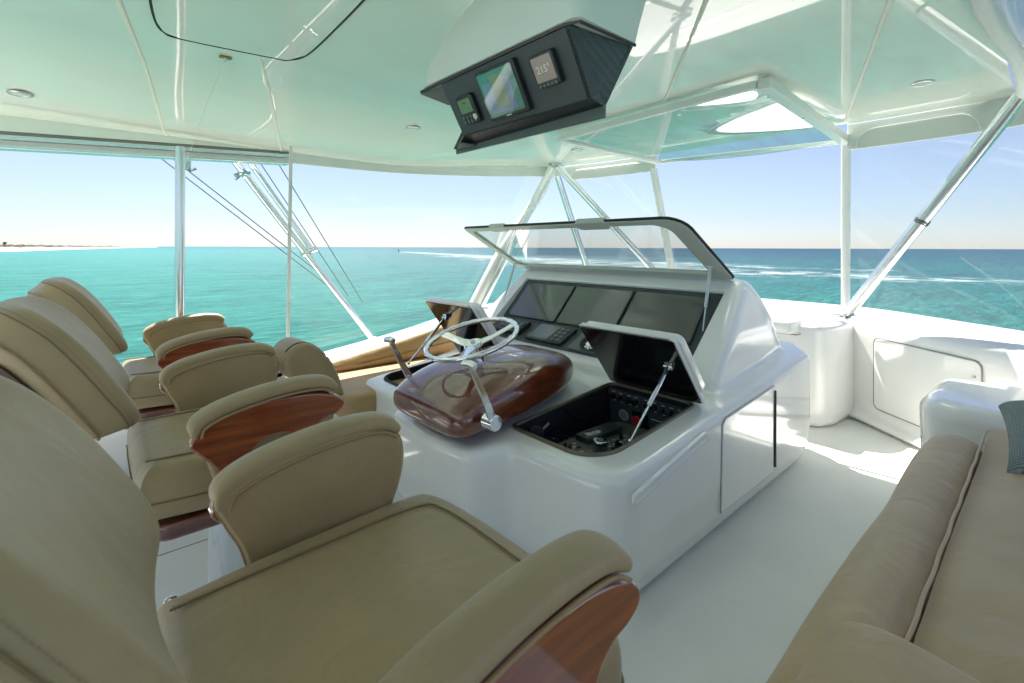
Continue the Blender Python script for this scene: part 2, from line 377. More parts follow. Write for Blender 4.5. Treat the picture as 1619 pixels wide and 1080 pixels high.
def cushion(bm, outline, fn, t, r, crown=0.0, crownb=0.0, step=0.03, rseg=4):
    """padded slab: outline (u,v) resampled; fn(u,v,w) maps; w from 0 (back) to t (front); r edge radius"""
    P = resample(outline, step); n = len(P)
    area = sum(P[i].x * P[(i + 1) % n].y - P[(i + 1) % n].x * P[i].y for i in range(n))
    if area < 0: P = P[::-1]
    nor = []
    for i in range(n):
        d = (P[(i + 1) % n] - P[i - 1]).normalized(); nor.append(Vector((d.y, -d.x)))
    c = sum(P, Vector((0, 0))) / n
    rings = []
    Q = [P[i] - nor[i] * r for i in range(n)]
    for it in range(400):            # relax the inset outline where it would fold over itself
        bad = [i for i in range(n) if (Q[(i + 1) % n] - Q[i]).dot(P[(i + 1) % n] - P[i]) <= 0]
        if not bad: break
        hit = set()
        for i in bad:
            for k in (-2, -1, 0, 1, 2, 3): hit.add((i + k) % n)
        Q = [(Q[i - 1] + Q[i] + Q[(i + 1) % n]) / 3 if i in hit else Q[i] for i in range(n)]
    def ring(ins, w, sc=1.0):
        out = []
        for i in range(n):
            q = P[i] + (Q[i] - P[i]) * (ins / r)
            q = c + (q - c) * sc
            out.append(fn(q.x, q.y, w))
        return out
    scs = [0.12, 0.35, 0.6, 0.8, 0.93]
    for s in scs: rings.append(ring(r, -crownb * (1 - s * s), s))
    for k in range(rseg + 1):
        a = R(90 * k / rseg); rings.append(ring(r * (1 - math.sin(a)), r * (1 - math.cos(a))))
    for k in range(rseg + 1):
        a = R(90 * k / rseg); rings.append(ring(r * (1 - math.cos(a)), t - r + r * math.sin(a)))
    for s in reversed(scs): rings.append(ring(r, t + crown * (1 - s * s), s))
    loft(bm, rings)
    return P, nor
def disc(bm, c, nrm, r, th=0.002, seg=24):
    c = Vector(c); nrm = Vector(nrm).normalized(); cyl(bm, c, c + nrm * th, r, seg=seg)
def bake(o):
    dg = bpy.context.evaluated_depsgraph_get(); dg.update()
    me = bpy.data.meshes.new_from_object(o.evaluated_get(dg)); o.modifiers.clear(); o.data = me
def kill(o): bpy.data.objects.remove(o)
def rounded_box(name, lo, hi, r, mat, parent, seg=4, **kw):
    bm = BM(); box(bm, lo, hi); return obj(name, bm, mat, parent, bevel=r, seg=seg, **kw)
def copy_tree(o, parent=None):
    c = o.copy(); COL.objects.link(c)
    if parent: c.parent = parent
    for ch in [x for x in bpy.data.objects if x.parent == o]: copy_tree(ch, c)
    return c
def FR(o, x, y, z):
    """frame: origin and three axis vectors -> mapping fn(u,v,w)"""
    o, x, y, z = Vector(o), Vector(x), Vector(y), Vector(z)
    return lambda u, v, w_: o + x * u + y * v + z * w_

# ================================================================== SETTING
SEAZ = -4.0
# ---- sea
bm = BM()
radii = [0, 20, 60, 200, 800, 3000, 12000, 45000]
rings = []
for r_ in radii[1:]:
    rings.append([bm.verts.new((r_ * math.cos(2 * PI * k / 96), r_ * math.sin(2 * PI * k / 96), SEAZ)) for k in range(96)])
cv = bm.verts.new((0, 0, SEAZ))
for k in range(96): bm.faces.new((cv, rings[0][k], rings[0][(k + 1) % 96]))
for A, B in zip(rings, rings[1:]):
    for k in range(96): bm.faces.new((A[k], B[k], B[(k + 1) % 96], A[(k + 1) % 96]))
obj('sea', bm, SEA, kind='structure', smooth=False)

# ---- coast: beach and scrub-topped dunes
CA = R(48.5)
def polar(px, d):       # a point d metres along the view axis, px across the photograph
    u = (px - 809.5) / 760.0
    return (d * (math.cos(CA) + u * math.sin(CA)), d * (math.sin(CA) - u * math.cos(CA)))
shore = [(-300, 330), (-120, 380), (0, 440), (60, 560), (110, 760), (160, 1100), (205, 1900), (250, 3300)]
def coast_line(off): return [polar(px, d * off) for px, d in shore]
a = smoothcurve([(x, y, 0) for x, y in coast_line(1.0)], 12); b_ = smoothcurve([(x, y, 0) for x, y in coast_line(1.14)], 12); c_ = smoothcurve([(x, y, 0) for x, y in coast_line(1.6)], 12)
bm = BM(); rr = []
n = len(a)
for i in range(n):
    t = i / (n - 1); d = (a[i] - Vector((0, 0, 0))).length
    h = (2.0 + 1.3 * math.sin(i * 0.9) * math.sin(i * 0.37)) * (1 - t ** 3)
    rr.append([(a[i].x, a[i].y, SEAZ - 0.3), (a[i].x * 1.02, a[i].y * 1.02, SEAZ + 0.7), (b_[i].x, b_[i].y, SEAZ + 0.7 + 1.9 * (1 - t ** 3) + h * 0.6), (b_[i].x * 1.06, b_[i].y * 1.06, SEAZ + 0.7 + 2.9 * (1 - t ** 3) + h * 0.3), (c_[i].x, c_[i].y, SEAZ + 0.7 + 3.3 * (1 - t ** 3)), (c_[i].x * 1.2, c_[i].y * 1.2, SEAZ - 1)])
vr = [[bm.verts.new(p) for p in r_] for r_ in rr]
for i in range(n - 1):
    for k in range(5): bm.faces.new((vr[i][k], vr[i + 1][k], vr[i + 1][k + 1], vr[i][k + 1]))
obj('beach', bm, SAND, kind='structure')
bm = BM(); rd_ = random.Random(5); prev = None
for i in range(n - 1):
    for q in range(10):
        p = b_[i].lerp(b_[i + 1], q / 10) * 1.07; tt = (i + q / 10) / (n - 1); d_ = p.length
        hh = SEAZ + 1.0 + 5.2 * (1 - tt ** 3) + (rd_.random() * 0.9 + 0.5 * math.sin(i * 1.7 + q * .4)) * (d_ / 600) ** 0.6 * (1 - tt ** 4)
        row = [bm.verts.new((p.x * k_, p.y * k_, z_)) for k_, z_ in ((0.985, SEAZ + 3.0), (1.0, hh), (1.06, hh + rd_.random() * .6), (1.12, SEAZ + 3.0))]
        if prev:
            for k in range(3): bm.faces.new((prev[k], row[k], row[k + 1], prev[k + 1]))
        prev = row
obj('dune_vegetation', bm, SCRUB, kind='stuff', smooth=False, label='dark vegetation ridge on top of the distant dunes', cat='vegetation')
bm = BM(); rnd = random.Random(3)
for i in range(n - 1):
    for q in range(34):
        t = rnd.random(); p = b_[i].lerp(b_[i + 1], t) * (1.0 + rnd.random() ** 1.5 * 0.16 + 0.015)
        d = p.length; tt = i / (n - 1)
        if rnd.random() < 0.15: continue
        s = (0.9 + rnd.random() * 1.5) * (d / 600) ** 0.55; hh = (0.5 + rnd.random() * 1.0) * (1.0 if tt < 0.75 else 0.5)
        z = SEAZ + 0.6 + 4.6 * (1 - tt ** 3)
        vs = [bm.verts.new((p.x + s * (1 + rnd.random()) * math.cos(k * PI / 3), p.y + s * (1 + rnd.random()) * math.sin(k * PI / 3), z - 0.8)) for k in range(6)]
        tp = bm.verts.new((p.x + rnd.uniform(-.5, .5) * s, p.y, z + hh))
        for k in range(6): bm.faces.new((vs[k], vs[(k + 1) % 6], tp))
obj('dune_scrub', bm, SCRUB, kind='stuff', smooth=False, label='low scrub along the dune tops on the distant beach', cat='scrub')
def far_tree(px, d, h):
    x, y = polar(px, d); t = thing('dune_tree', LAB_TREE.pop(0), 'tree', (x, y, SEAZ + 4.2), 'trees on the distant dunes')
    bm = BM(); tube(bm, [(x, y, SEAZ + 4), (x + .2, y, SEAZ + 4 + h * 0.7)], [0.25, 0.12], 6); obj('trunk', bm, SCRUB, t)
    bm = BM()
    for q in range(26):
        ang = rnd.random() * 2 * PI; rr_ = rnd.random() * h * 0.38; p = Vector((x + rr_ * math.cos(ang), y + rr_ * math.sin(ang), SEAZ + 4 + h * rnd.uniform(0.6, 1.05)))
        m = Matrix.Translation(p) @ Matrix.Rotation(rnd.random() * 3, 4, 'Z') @ Matrix.Diagonal((h * .16, h * .16, h * .09, 1))
        bmesh.ops.create_icosphere(bm, subdivisions=1, radius=1, matrix=m)
    obj('crown', bm, SCRUB, t, smooth=False)
LAB_TREE = ['taller bare tree at the far left end of the dunes', 'small tree sticking up midway along the distant dunes', 'small dark tree near the right end of the dune scrub']
far_tree(7, 520, 5.0); far_tree(37, 560, 2.6); far_tree(175, 1500, 4.2)

# ---- wake of the passing speedboat
def strip(pts, widths, name, label):
    P = smoothcurve([(x, y, 0) for x, y in pts], 14); bm = BM(); uvl = bm.loops.layers.uv.new('UVMap')
    m = len(P); rows = []
    for i, p in enumerate(P):
        f = i / (m - 1) * (len(widths) - 1); k = min(int(f), len(widths) - 2); wd = widths[k] + (widths[k + 1] - widths[k]) * (f - k)
        d = (P[min(i + 1, m - 1)] - P[max(i - 1, 0)]).normalized(); nn = Vector((-d.y, d.x, 0))
        rows.append([bm.verts.new(p + nn * wd * s + Vector((0, 0, SEAZ + 0.05))) for s in (-0.5, -0.25, 0, 0.25, 0.5)])
    for i in range(m - 1):
        for k in range(4):
            f = bm.faces.new((rows[i][k], rows[i + 1][k], rows[i + 1][k + 1], rows[i][k + 1]))
            for l, (uu, vv) in zip(f.loops, ((i, k), (i + 1, k), (i + 1, k + 1), (i, k + 1))): l[uvl].uv = (uu / (m - 1), vv / 4)
    obj(name, bm, FOAM if 'close' in label else FOAM2, kind='stuff', label=label, cat='wake')
def seapt(px, y):
    hy = 391.5 + 0.0035 * (809.5 - px)
    return polar(px, (CAMZ - SEAZ) * 760 / (y - hy))
strip([seapt(630, 399.4), seapt(700, 402.5), seapt(760, 405.5)], [6, 80, 110], 'boat_wake', 'white foam trail close behind the distant speedboat')
strip([seapt(740, 404.5), seapt(850, 410), seapt(920, 416), seapt(1020, 418), seapt(1150, 428), seapt(1300, 430), seapt(1450, 438), seapt(1619, 440), seapt(1900, 449)], [130, 130, 150, 110, 95, 75, 66, 52, 40], 'boat_wake', 'long pale wake streak crossing the water beyond the bow')
strip([seapt(980, 413), seapt(1120, 417), seapt(1300, 423), seapt(1420, 424)], [100, 80, 50, 30], 'boat_wake', 'fainter second wake line nearer the horizon')

# ---- distant speedboat
bx_, by_ = seapt(630, 399.2)
t = thing('speedboat', 'tiny dark speedboat at the head of the white wake', 'boat', (bx_, by_, SEAZ))
dd = (Vector(seapt(630, 399.2)) - Vector(seapt(700, 402.5))).normalized(); X_ = Vector((dd.x, dd.y, 0)); Y_ = Vector((-dd.y, dd.x, 0))
F = FR((bx_, by_, SEAZ), X_, Y_, (0, 0, 1)); bm = BM()
loft(bm, [[F(x, -hw, z1), F(x, 0, z0), F(x, hw, z1), F(x, 0, z1 + .1)] for x, hw, z0, z1 in ((-3.5, 1.1, -.1, .8), (0, 1.2, -.1, .9), (2.5, .8, .2, 1.3), (3.8, .05, 1.2, 1.5))])
obj('hull', bm, simple('boat_hull', (0.09, 0.08, 0.07), 0.4), t)
bm = BM(); prism(bm, [(-1.0, 1.0), (0.9, 1.0), (0.4, 1.9), (-1.0, 2.1)], lambda u, v, q: F(u, q, v), -0.7, 0.7); obj('cabin', bm, GREYF, t)
bm = BM()
for u, q in ((-1, -.7), (-1, .7), (.5, -.7), (.5, .7)): tube(bm, [F(u, q, 1.8), F(u, q, 2.9)], 0.05, 6)
box(bm, (-1.3, -.9, 2.9), (.8, .9, 3.0), Matrix(((X_.x, Y_.x, 0, bx_), (X_.y, Y_.y, 0, by_), (0, 0, 1, SEAZ), (0, 0, 0, 1))))
obj('canopy', bm, TRIM, t)

# ---- deck
bm = BM()
NX, NY = 24, 20
box(bm, (-4.6, -1.2, -0.06), (4.4, 3.6, 0.0))
obj('deck', bm, DECK, kind='structure', smooth=False)
# hull side under the deck, seen only as the boat's own bulk
bm = BM(); box(bm, (-4.5, -1.3, -3.6), (5.5, 3.4, -0.1)); obj('hull', bm, GEL, kind='structure', bevel=0.3)

# ---- ceiling (underside of the hardtop): gently cambered, dips towards the port edge aft
def sm(t): t = max(0, min(1, t)); return t * t * (3 - 2 * t)
CE = [(-2.5, 3.40), (-0.31, 3.39), (1.0, 3.385), (1.8, 3.37), (2.6, 3.31), (3.0, 3.24), (3.27, 3.10)]
def port_edge(x):
    for (x0, y0), (x1, y1) in zip(CE, CE[1:]):
        if x <= x1: return y0 + (y1 - y0) * (x - x0) / (x1 - x0)
    return 3.10
def ceil_z(x, y):
    dz = 0.125 * sm((y - 2.35) / 1.0) * (1 - sm((x - 1.6) / 1.6))
    return 1.90 - dz
bm = BM(); cols = []
xs = [-1.0 + 0.11 * i for i in range(32)] + [2.45 + 0.075 * i for i in range(11)] + [3.27, 3.34, 3.42]
xs = sorted(set(round(v, 3) for v in xs if v <= 3.42))
y_star = lambda x: 0.13 if x > 1.6 else 0.13 - 0.5 * sm((1.6 - x) / 1.2)
for x in xs:
    pe = port_edge(x) if x < 3.27 else 3.10 - (x - 3.27) * 6
    ys = y_star(x)
    cols.append([bm.verts.new((x, ys + (pe - ys) * j / 26, ceil_z(x, ys + (pe - ys) * j / 26))) for j in range(27)])
for A, B in zip(cols, cols[1:]):
    for j in range(26): bm.faces.new((A[j], A[j + 1], B[j + 1], B[j]))
g = bmesh.ops.extrude_face_region(bm, geom=bm.faces[:])
for v in [e for e in g['geom'] if isinstance(e, bmesh.types.BMVert)]: v.co.z = 2.03
ceiling = obj('ceiling', bm, GELC, kind='structure', ang=40)

REFLECT = simple('ceiling_reflection', (0.74, 0.74, 0.64), 0.5)  # raised pale strips imitate reflections of the white posts in the ceiling
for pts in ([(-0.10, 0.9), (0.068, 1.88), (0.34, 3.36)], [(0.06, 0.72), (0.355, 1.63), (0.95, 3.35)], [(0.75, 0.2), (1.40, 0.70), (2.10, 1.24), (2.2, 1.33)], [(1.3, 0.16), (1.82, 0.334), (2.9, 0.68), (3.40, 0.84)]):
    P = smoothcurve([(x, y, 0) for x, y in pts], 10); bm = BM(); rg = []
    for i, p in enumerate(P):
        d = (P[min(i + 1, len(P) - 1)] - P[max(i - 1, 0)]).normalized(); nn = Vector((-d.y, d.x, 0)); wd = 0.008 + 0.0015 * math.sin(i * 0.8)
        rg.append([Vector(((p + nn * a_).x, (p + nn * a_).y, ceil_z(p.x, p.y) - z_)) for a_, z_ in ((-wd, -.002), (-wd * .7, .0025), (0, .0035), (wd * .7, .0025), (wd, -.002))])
    loft(bm, rg); obj('reflection_strip', bm, REFLECT, ceiling)

# ================================================================== CEILING THINGS
def on_ceiling(poly, dz, th):
    def fn(u, v, w_): return Vector((u, v, ceil_z(u, v) - dz - w_))
    return fn
# hatch outlined by a dark gasket
hp = [(-0.35, 1.30), (0.60, 1.28), (0.635, 1.33), (0.635, 1.95), (0.60, 2.02), (0.23, 2.075), (0.19, 2.04), (0.17, 1.95), (0.12, 1.62), (0.06, 1.42)]
hp = [(0.615, 1.20), (0.635, 1.60), (0.64, 1.93), (0.60, 2.035), (0.55, 2.05), (0.26, 2.085), (0.20, 2.06), (0.165, 1.96), (0.13, 1.70), (0.10, 1.2), (0.10, .9), (0.615, .9)]
t = thing('ceiling_hatch', 'flush glossy hatch in the ceiling outlined by a thin dark gasket', 'hatch', (0.38, 1.5, 1.9))
bm = BM(); prism(bm, hp, on_ceiling(hp, 0, 0), 0.0005, 0.004); obj('panel', bm, GELC, t)
bm = BM(); tube(bm, [Vector((x, y, ceil_z(x, y) - 0.002)) for x, y in [tuple(p[:2]) for p in smoothcurve([(x, y, 0) for x, y in hp[:10]], 5)]], 0.0045, 8); obj('gasket', bm, RUB, t)
# recessed lights
for i, (x, y, lb) in enumerate([(-0.217, 2.98, 'recessed ceiling light at the far left above the track'), (1.49, 2.60, 'recessed ceiling light left of the overhead console'),
                                (2.80, 2.42, 'recessed ceiling light near the corner where the posts meet'), (2.82, 0.40, 'recessed ceiling light on the right near the front edge')]):
    z = ceil_z(x, y)
    t = thing('ceiling_light', lb, 'ceiling light', (x, y, z), 'recessed ceiling lights')
    bm = BM(); pr_ = [Vector((x + 0.038 * math.cos(a_), y + 0.038 * math.sin(a_), z - 0.003)) for a_ in [2 * PI * k / 28 for k in range(28)]]
    tube(bm, pr_, 0.005, 8, closed=True); obj('bezel', bm, SATIN, t)
    bm = BM(); disc(bm, (x, y, z - 0.002), (0, 0, -1), 0.035, 0.003); obj('lens', bm, simple('lens_%d' % i, (0.55, 0.62, 0.60), 0.15), t)
# small fitting with a cord
x, y = 0.408, 2.17; z = ceil_z(x, y)
t = thing('ceiling_clip', 'small brass clip on the ceiling holding a thin cord', 'clip', (x, y, z))
bm = BM(); box(bm, (x - .022, y - .012, z - .008), (x + .022, y + .012, z)); obj('plate', bm, simple('brass', (0.35, 0.30, 0.10), 0.25, metal=1), t, bevel=0.004)
bm = BM(); cyl(bm, (x, y, z - .006), (x, y, z - .02), 0.006, seg=10); obj('stud', bm, CHROME, t)
bm = BM(); tube(bm, [Vector(p) for p in smoothcurve([(x, y, z - .018), (0.42, 2.7, 1.80), (0.43, 3.22, 1.67), (0.425, 3.30, 1.63)], 8)], 0.0012, 5); obj('pull_cord', bm, simple('cord', (0.6, 0.62, 0.55), 0.6), label='thin pale cord hanging from the ceiling clip to the track', cat='cord')

# ---- curtain track along the port opening
t = thing('curtain_track', 'white multi-groove track rail above the open port side on the left', 'track', (0, 3.36, 1.7))
X0 = -1.0
for nm, y0, y1, z0, z1, m_ in (('trim_board', 3.34, 3.43, 1.712, 1.79, GELC), ('groove', 3.345, 3.42, 1.695, 1.711, GAP), ('rail', 3.335, 3.42, 1.672, 1.694, ALU), ('rail', 3.35, 3.41, 1.645, 1.671, TRIM), ('rail', 3.33, 3.415, 1.628, 1.644, ALU)):
    bm = BM()
    k = 0.021 / 1.31 * 1
    a0 = [(y0, z0), (y1, z0), (y1, z1), (y0, z1)]
    # slight rise towards the bow, measured in the photograph
    loft(bm, [[(X0, y, z - 0.03) for y, z in a0], [(-0.31, y, z - .012) for y, z in a0], [(1.0, y, z + 0.065) for y, z in a0]])
    obj(nm, bm, m_, t, bevel=0.003)
bm = BM(); box(bm, (0.41, 3.31, 1.60), (0.45, 3.33, 1.645)); tube(bm, [(0.43, 3.32, 1.61), (0.45, 3.32, 1.59), (0.475, 3.32, 1.605)], 0.008, 8); obj('hook', bm, CHROME, t)

# ---- hardtop edge valances around the front
def band(name, pts, h, th, mat, label, cat, win=None, zoff=0.0):
    t = thing(name, label, cat, tuple(pts[0]))
    P = smoothcurve(pts, 8); bm = BM(); rg = []
    for i, p in enumerate(P):
        d = (P[min(i + 1, len(P) - 1)] - P[max(i - 1, 0)]); d.z = 0; d.normalize(); nn = Vector((-d.y, d.x, 0))
        rg.append([p - nn * th / 2, p + nn * th / 2, p + nn * th / 2 - Vector((0, 0, h)), p - nn * th / 2 - Vector((0, 0, h))])
    loft(bm, rg); obj('fabric', bm, mat, t, bevel=0.004)
    if win:
        bm = BM(); a0, a1 = win
        A = P[int(a0 * (len(P) - 1))]; B = P[int(a1 * (len(P) - 1))]
        d = (B - A); L = d.length; d.normalize(); nn = Vector((-d.y, d.x, 0)) * -1
        if nn.dot(-A) < 0: nn = -nn
        ol = rrect(0.05, -h + 0.0, L - 0.05, -0.05, 0.07, rs=(0.001, 0.09, 0.09, 0.001))
        tube(bm, [A + d * u + Vector((0, 0, v)) + nn * (th / 2 + 0.002) for u, v in ol[7:]] , 0.004, 6)
        obj('welt', bm, TRIM, t)
    return t
band('valance', [(1.0, 3.37, 1.80), (1.8, 3.36, 1.815), (2.6, 3.30, 1.865), (3.05, 3.22, 1.90), (3.30, 3.06, 1.905)], 0.095, 0.02, CANV, 'pale fabric valance under the hardtop edge along the port side', 'valance')
band('valance', [(3.33, 3.02, 1.905), (3.42, 2.6, 1.905), (3.45, 2.15, 1.905)], 0.13, 0.02, CANV, 'pale fabric valance right of the corner where the posts meet', 'valance', win=(0.05, 0.95))
band('valance', [(3.47, 0.84, 1.905), (3.46, 0.5, 1.905), (3.40, 0.12, 1.905), (3.2, -0.1, 1.90)], 0.155, 0.02, CANV, 'pale fabric valance with rounded insert at the right front edge', 'valance', win=(0.0, 0.62))

# ---- front window folded up under the ceiling
t = thing('folded_window', 'framed front window swung up under the ceiling, sea reflected in it', 'window', (2.3, 1.5, 1.88))
W = [Vector((2.20, 0.84, 1.868)), Vector((2.32, 2.17, 1.865)), Vector((3.42, 2.10, 1.835)), Vector((3.52, 0.86, 1.815))]
def railbox(a, b, wd, th, nm, mat=GEL):
    bm = BM(); a, b = Vector(a), Vector(b); d = (b - a).normalized(); s = d.cross(Vector((0, 0, 1))).normalized(); up = s.cross(d)
    rg = [[p + s * x + up * z for x, z in ((-wd / 2, -th / 2), (wd / 2, -th / 2), (wd / 2, th / 2), (-wd / 2, th / 2))] for p in (a, b)]
    loft(bm, rg); return obj(nm, bm, mat, t, bevel=0.006)
railbox(W[0], W[3], 0.055, 0.05, 'frame_side'); railbox(W[1], W[2], 0.035, 0.035, 'frame_side')
railbox(W[0] + Vector((0, .03, 0)), W[1] - Vector((0, .02, 0)), 0.03, 0.035, 'frame_top'); railbox(W[2] - Vector((0, .02, 0)), W[3] + Vector((0, .03, 0)), 0.022, 0.03, 'frame_bottom')
bm = BM(); M_ = 14
grid = [[None] * (M_ + 1) for _ in range(M_ + 1)]
for i in range(M_ + 1):
    for j in range(M_ + 1):
        u, v = i / M_, j / M_
        p = (W[0].lerp(W[3], u)).lerp(W[1].lerp(W[2], u), v); p.z -= 0.028 * math.sin(PI * v) * u
        grid[i][j] = bm.verts.new(p)
for i in range(M_):
    for j in range(M_): bm.faces.new((grid[i][j], grid[i + 1][j], grid[i + 1][j + 1], grid[i][j + 1]))
obj('pane', bm, VISG, t)
for (p, q) in ((2.45, 1.84), (3.05, 1.82)):
    pass
for k, (x, y, z) in enumerate(((2.30, 0.86, 1.833), (2.75, 0.86, 1.82), (2.31, 1.3, 1.84))):
    bm = BM(); disc(bm, (x, y, z + .006), (0, 0, -1), 0.009, 0.008, 12); obj('stud', bm, CHROME, t)
# added translucent lenses imitating bright sun reflections above the folded window
for lb, ol in (('narrow white sun reflection imitated by an added lens above the folded window', [(2.36, 0.95), (2.50, 1.0), (2.52, 1.12), (2.44, 1.28), (2.36, 1.34), (2.33, 1.15)]),
               ('large white sun reflection imitated by an added lens beside the folded window frame', [(2.66, 0.90), (3.10, 0.90), (3.34, 0.94), (3.33, 1.15), (3.16, 1.42), (3.02, 1.50), (2.90, 1.40), (2.74, 1.15)])):
    t2 = thing('sun_patch', lb, 'sun_patch', (ol[0][0], ol[0][1], 1.9))
    P = smoothcurve([(x, y, 0) for x, y in ol], 5, closed=True)
    bm = BM(); prism(bm, [(p.x, p.y) for p in P], lambda u, v, q: Vector((u, v, q)), 1.893, 1.897); obj('lens', bm, ACRY, t2)
# added shafts through the hardtop so daylight reaches the lenses
ctr = []
for ol in ([(2.36, 0.95), (2.50, 1.0), (2.52, 1.12), (2.44, 1.28), (2.36, 1.34), (2.33, 1.15)], [(2.66, 0.90), (3.10, 0.90), (3.34, 0.94), (3.33, 1.15), (3.16, 1.42), (3.02, 1.50), (2.90, 1.40), (2.74, 1.15)]):
    P = smoothcurve([(x, y, 0) for x, y in ol], 5, closed=True); c0 = sum(P, Vector()) / len(P)
    bm = BM(); prism(bm, [tuple((c0 + (p - c0) * .985)[:2]) for p in P], lambda u, v, q: Vector((u, v, q)), 1.7, 2.3); cu = obj('cutter', bm, GEL); ctr.append(cu)
    m_ = ceiling.modifiers.new('b', 'BOOLEAN'); m_.operation = 'DIFFERENCE'; m_.object = cu; m_.solver = 'EXACT'
bake(ceiling)
for c0 in ctr: kill(c0)

# ---- overhead electronics console
t = thing('overhead_console', 'ceiling-hung console with white shroud and black angled instrument face', 'console', (0.85, 0.9, 1.9))
bm = BM()
def rr3(x0, y0, x1, y1, r, z, tilt=0): return [Vector((x, y, z + tilt * (x - x0))) for x, y in rrect(x0, y0, x1, y1, r, 5)]
loft(bm, [rr3(0.715, 0.618, 0.922, 1.20, 0.02, 1.604), rr3(0.712, 0.612, 0.95, 1.20, 0.05, 1.65), rr3(0.735, 0.61, 1.00, 1.18, 0.08, 1.73), rr3(0.79, 0.62, 1.06, 1.13, 0.11, 1.83), rr3(0.85, 0.60, 1.12, 1.11, 0.11, 1.915)])
obj('shroud', bm, simple('shroud_white', (0.60, 0.66, 0.62), 0.45, var=0.02), t, ang=50)
# the black wedge: side walls, face, bottom lip
T0, T1 = Vector((0.727, 0.65, 1.600)), Vector((0.727, 1.12, 1.600)); B0, B1 = Vector((0.800, 0.65, 1.467)), Vector((0.800, 1.115, 1.467))
C0, C1 = Vector((0.915, 0.628, 1.600)), Vector((0.915, 1.20, 1.600)); D0, D1 = Vector((0.853, 0.668, 1.463)), Vector((0.853, 1.225, 1.452))
def quadsolid(bm, a, b, c, d, n, th):
    n = Vector(n).normalized() * th; A = [bm.verts.new(p) for p in (a, b, c, d)]; B = [bm.verts.new(p + n) for p in (a, b, c, d)]
    bm.faces.new(A); bm.faces.new(B[::-1])
    for i in range(4): bm.faces.new((A[i], B[i], B[(i + 1) % 4], A[(i + 1) % 4]))
FN = (T1 - T0).cross(B0 - T0).normalized()
if FN.x > 0: FN = -FN
bm = BM(); quadsolid(bm, T0, T1, B1, B0, -FN, 0.03); obj('face', bm, PANEL, t, bevel=0.002)
bm = BM(); quadsolid(bm, T0, B0, D0 + Vector((0.01, -.004, 0)), C0, (0, 1, 0), 0.012); obj('side_mesh', bm, PERF, t)
bm = BM(); quadsolid(bm, B0 + Vector((.002, 0, -.002)), B1 + Vector((.002, 0, -.002)), D1, D0, (0, 0, 1), 0.01); obj('underside', bm, BLK, t)
bm = BM(); quadsolid(bm, C0, D0, D1, C1, (-1, 0, 0), 0.01); obj('back_panel', bm, BLK, t)
# rim edges of the shroud around the face
bm = BM()
tube(bm, [Vector((0.722, 1.214, 1.598)), Vector((0.724, 0.66, 1.602)), Vector((0.735, 0.63, 1.603)), Vector((0.915, 0.622, 1.602))], 0.004, 6)
obj('rim', bm, BLK, t)
bm = BM(); prism(bm, [(0.722, 1.216), (0.735, 1.12), (0.80, 1.135), (0.79, 1.175)], lambda u, v, q: Vector((u, v, 1.598 - q - (u - .722) * 0.4)), 0, 0.006); obj('wing', bm, GREYF, t)
bm = BM(); prism(bm, [(0.853, 0.66), (0.862, 0.66), (0.862, 1.228), (0.853, 1.228)], lambda u, v, q: Vector((u, v, 1.468 - q)), 0, 0.03); obj('lip', bm, GREYF, t, bevel=0.002)
bm = BM(); prism(bm, [(0.805, 1.13), (0.855, 1.228), (0.862, 1.228), (0.862, 1.12)], lambda u, v, q: Vector((u, v, 1.452 - q)), 0, 0.005); obj('wing', bm, GREYF, t)
# instruments on the face: F(u across to starboard, v up the face, w out)
ux = Vector((0, -1, 0)); uy = (T0 - B0).normalized(); FO = (T1 + B1) / 2; FO.y = 1.118
FH = (T0 - B0).length
F = FR((T1 + B1) / 2, ux, uy, FN)
def plate(nm, u0, v0, u1, v1, w0, w1, mat, par, bev=0.003, r=0.006, F=None):
    bm = BM(); prism(bm, rrect(u0, v0, u1, v1, r, 3), F, w0, w1); return obj(nm, bm, mat, par, bevel=bev, seg=2)
d1 = plate('sonar_display', 0.155, -0.062, 0.300, 0.062, 0, 0.016, BLK, t, F=F)
plate('screen', 0.165, -0.052, 0.290, 0.054, 0.0161, 0.017, LCDK, d1, 0.0, F=F)
plate('chart_area', 0.172, -0.045, 0.272, 0.03, 0.0172, 0.0178, LCDB, d1, 0.0, 0.002, F=F)
plate('chart_area', 0.205, -0.035, 0.250, 0.044, 0.0179, 0.0184, LCDY, d1, 0.0, 0.002, F=F)
plate('glass', 0.163, -0.054, 0.292, 0.056, 0.0186, 0.0192, LIDG, d1, 0.0, 0.003, F=F)
plate('maker_mark', 0.220, -0.0575, 0.238, -0.055, 0.0165, 0.0172, WHT, d1, 0.0, 0.001, F=F)
d2 = plate('depth_display', 0.345, -0.025, 0.415, 0.048, 0, 0.016, BLK, t, F=F)
plate('screen', 0.351, -0.012, 0.409, 0.042, 0.0161, 0.0168, LCDT, d2, 0.0, 0.002, F=F)
for k in range(5): plate('button', 0.352 + k * .0118, -0.0225, 0.361 + k * .0118, -0.0160, 0.016, 0.018, GREYF, d2, 0.0, 0.002, F=F)
def text(s, size, pos, ax, ay, az, mat, par, name='digits'):
    cu = bpy.data.curves.new(name, 'FONT'); cu.body = s; cu.size = size; cu.extrude = 0.0003; cu.align_x = 'CENTER'; cu.align_y = 'CENTER'
    tmp = bpy.data.objects.new('t', cu); COL.objects.link(tmp); dg = bpy.context.evaluated_depsgraph_get(); dg.update()
    me = bpy.data.meshes.new_from_object(tmp.evaluated_get(dg)); kill(tmp)
    M = Matrix((ax, ay, az)).transposed().to_4x4(); M.translation = Vector(pos)
    bm = BM(); bm.from_mesh(me); bm.transform(M); bpy.data.meshes.remove(me)
    return obj(name, bm, mat, par, smooth=False)
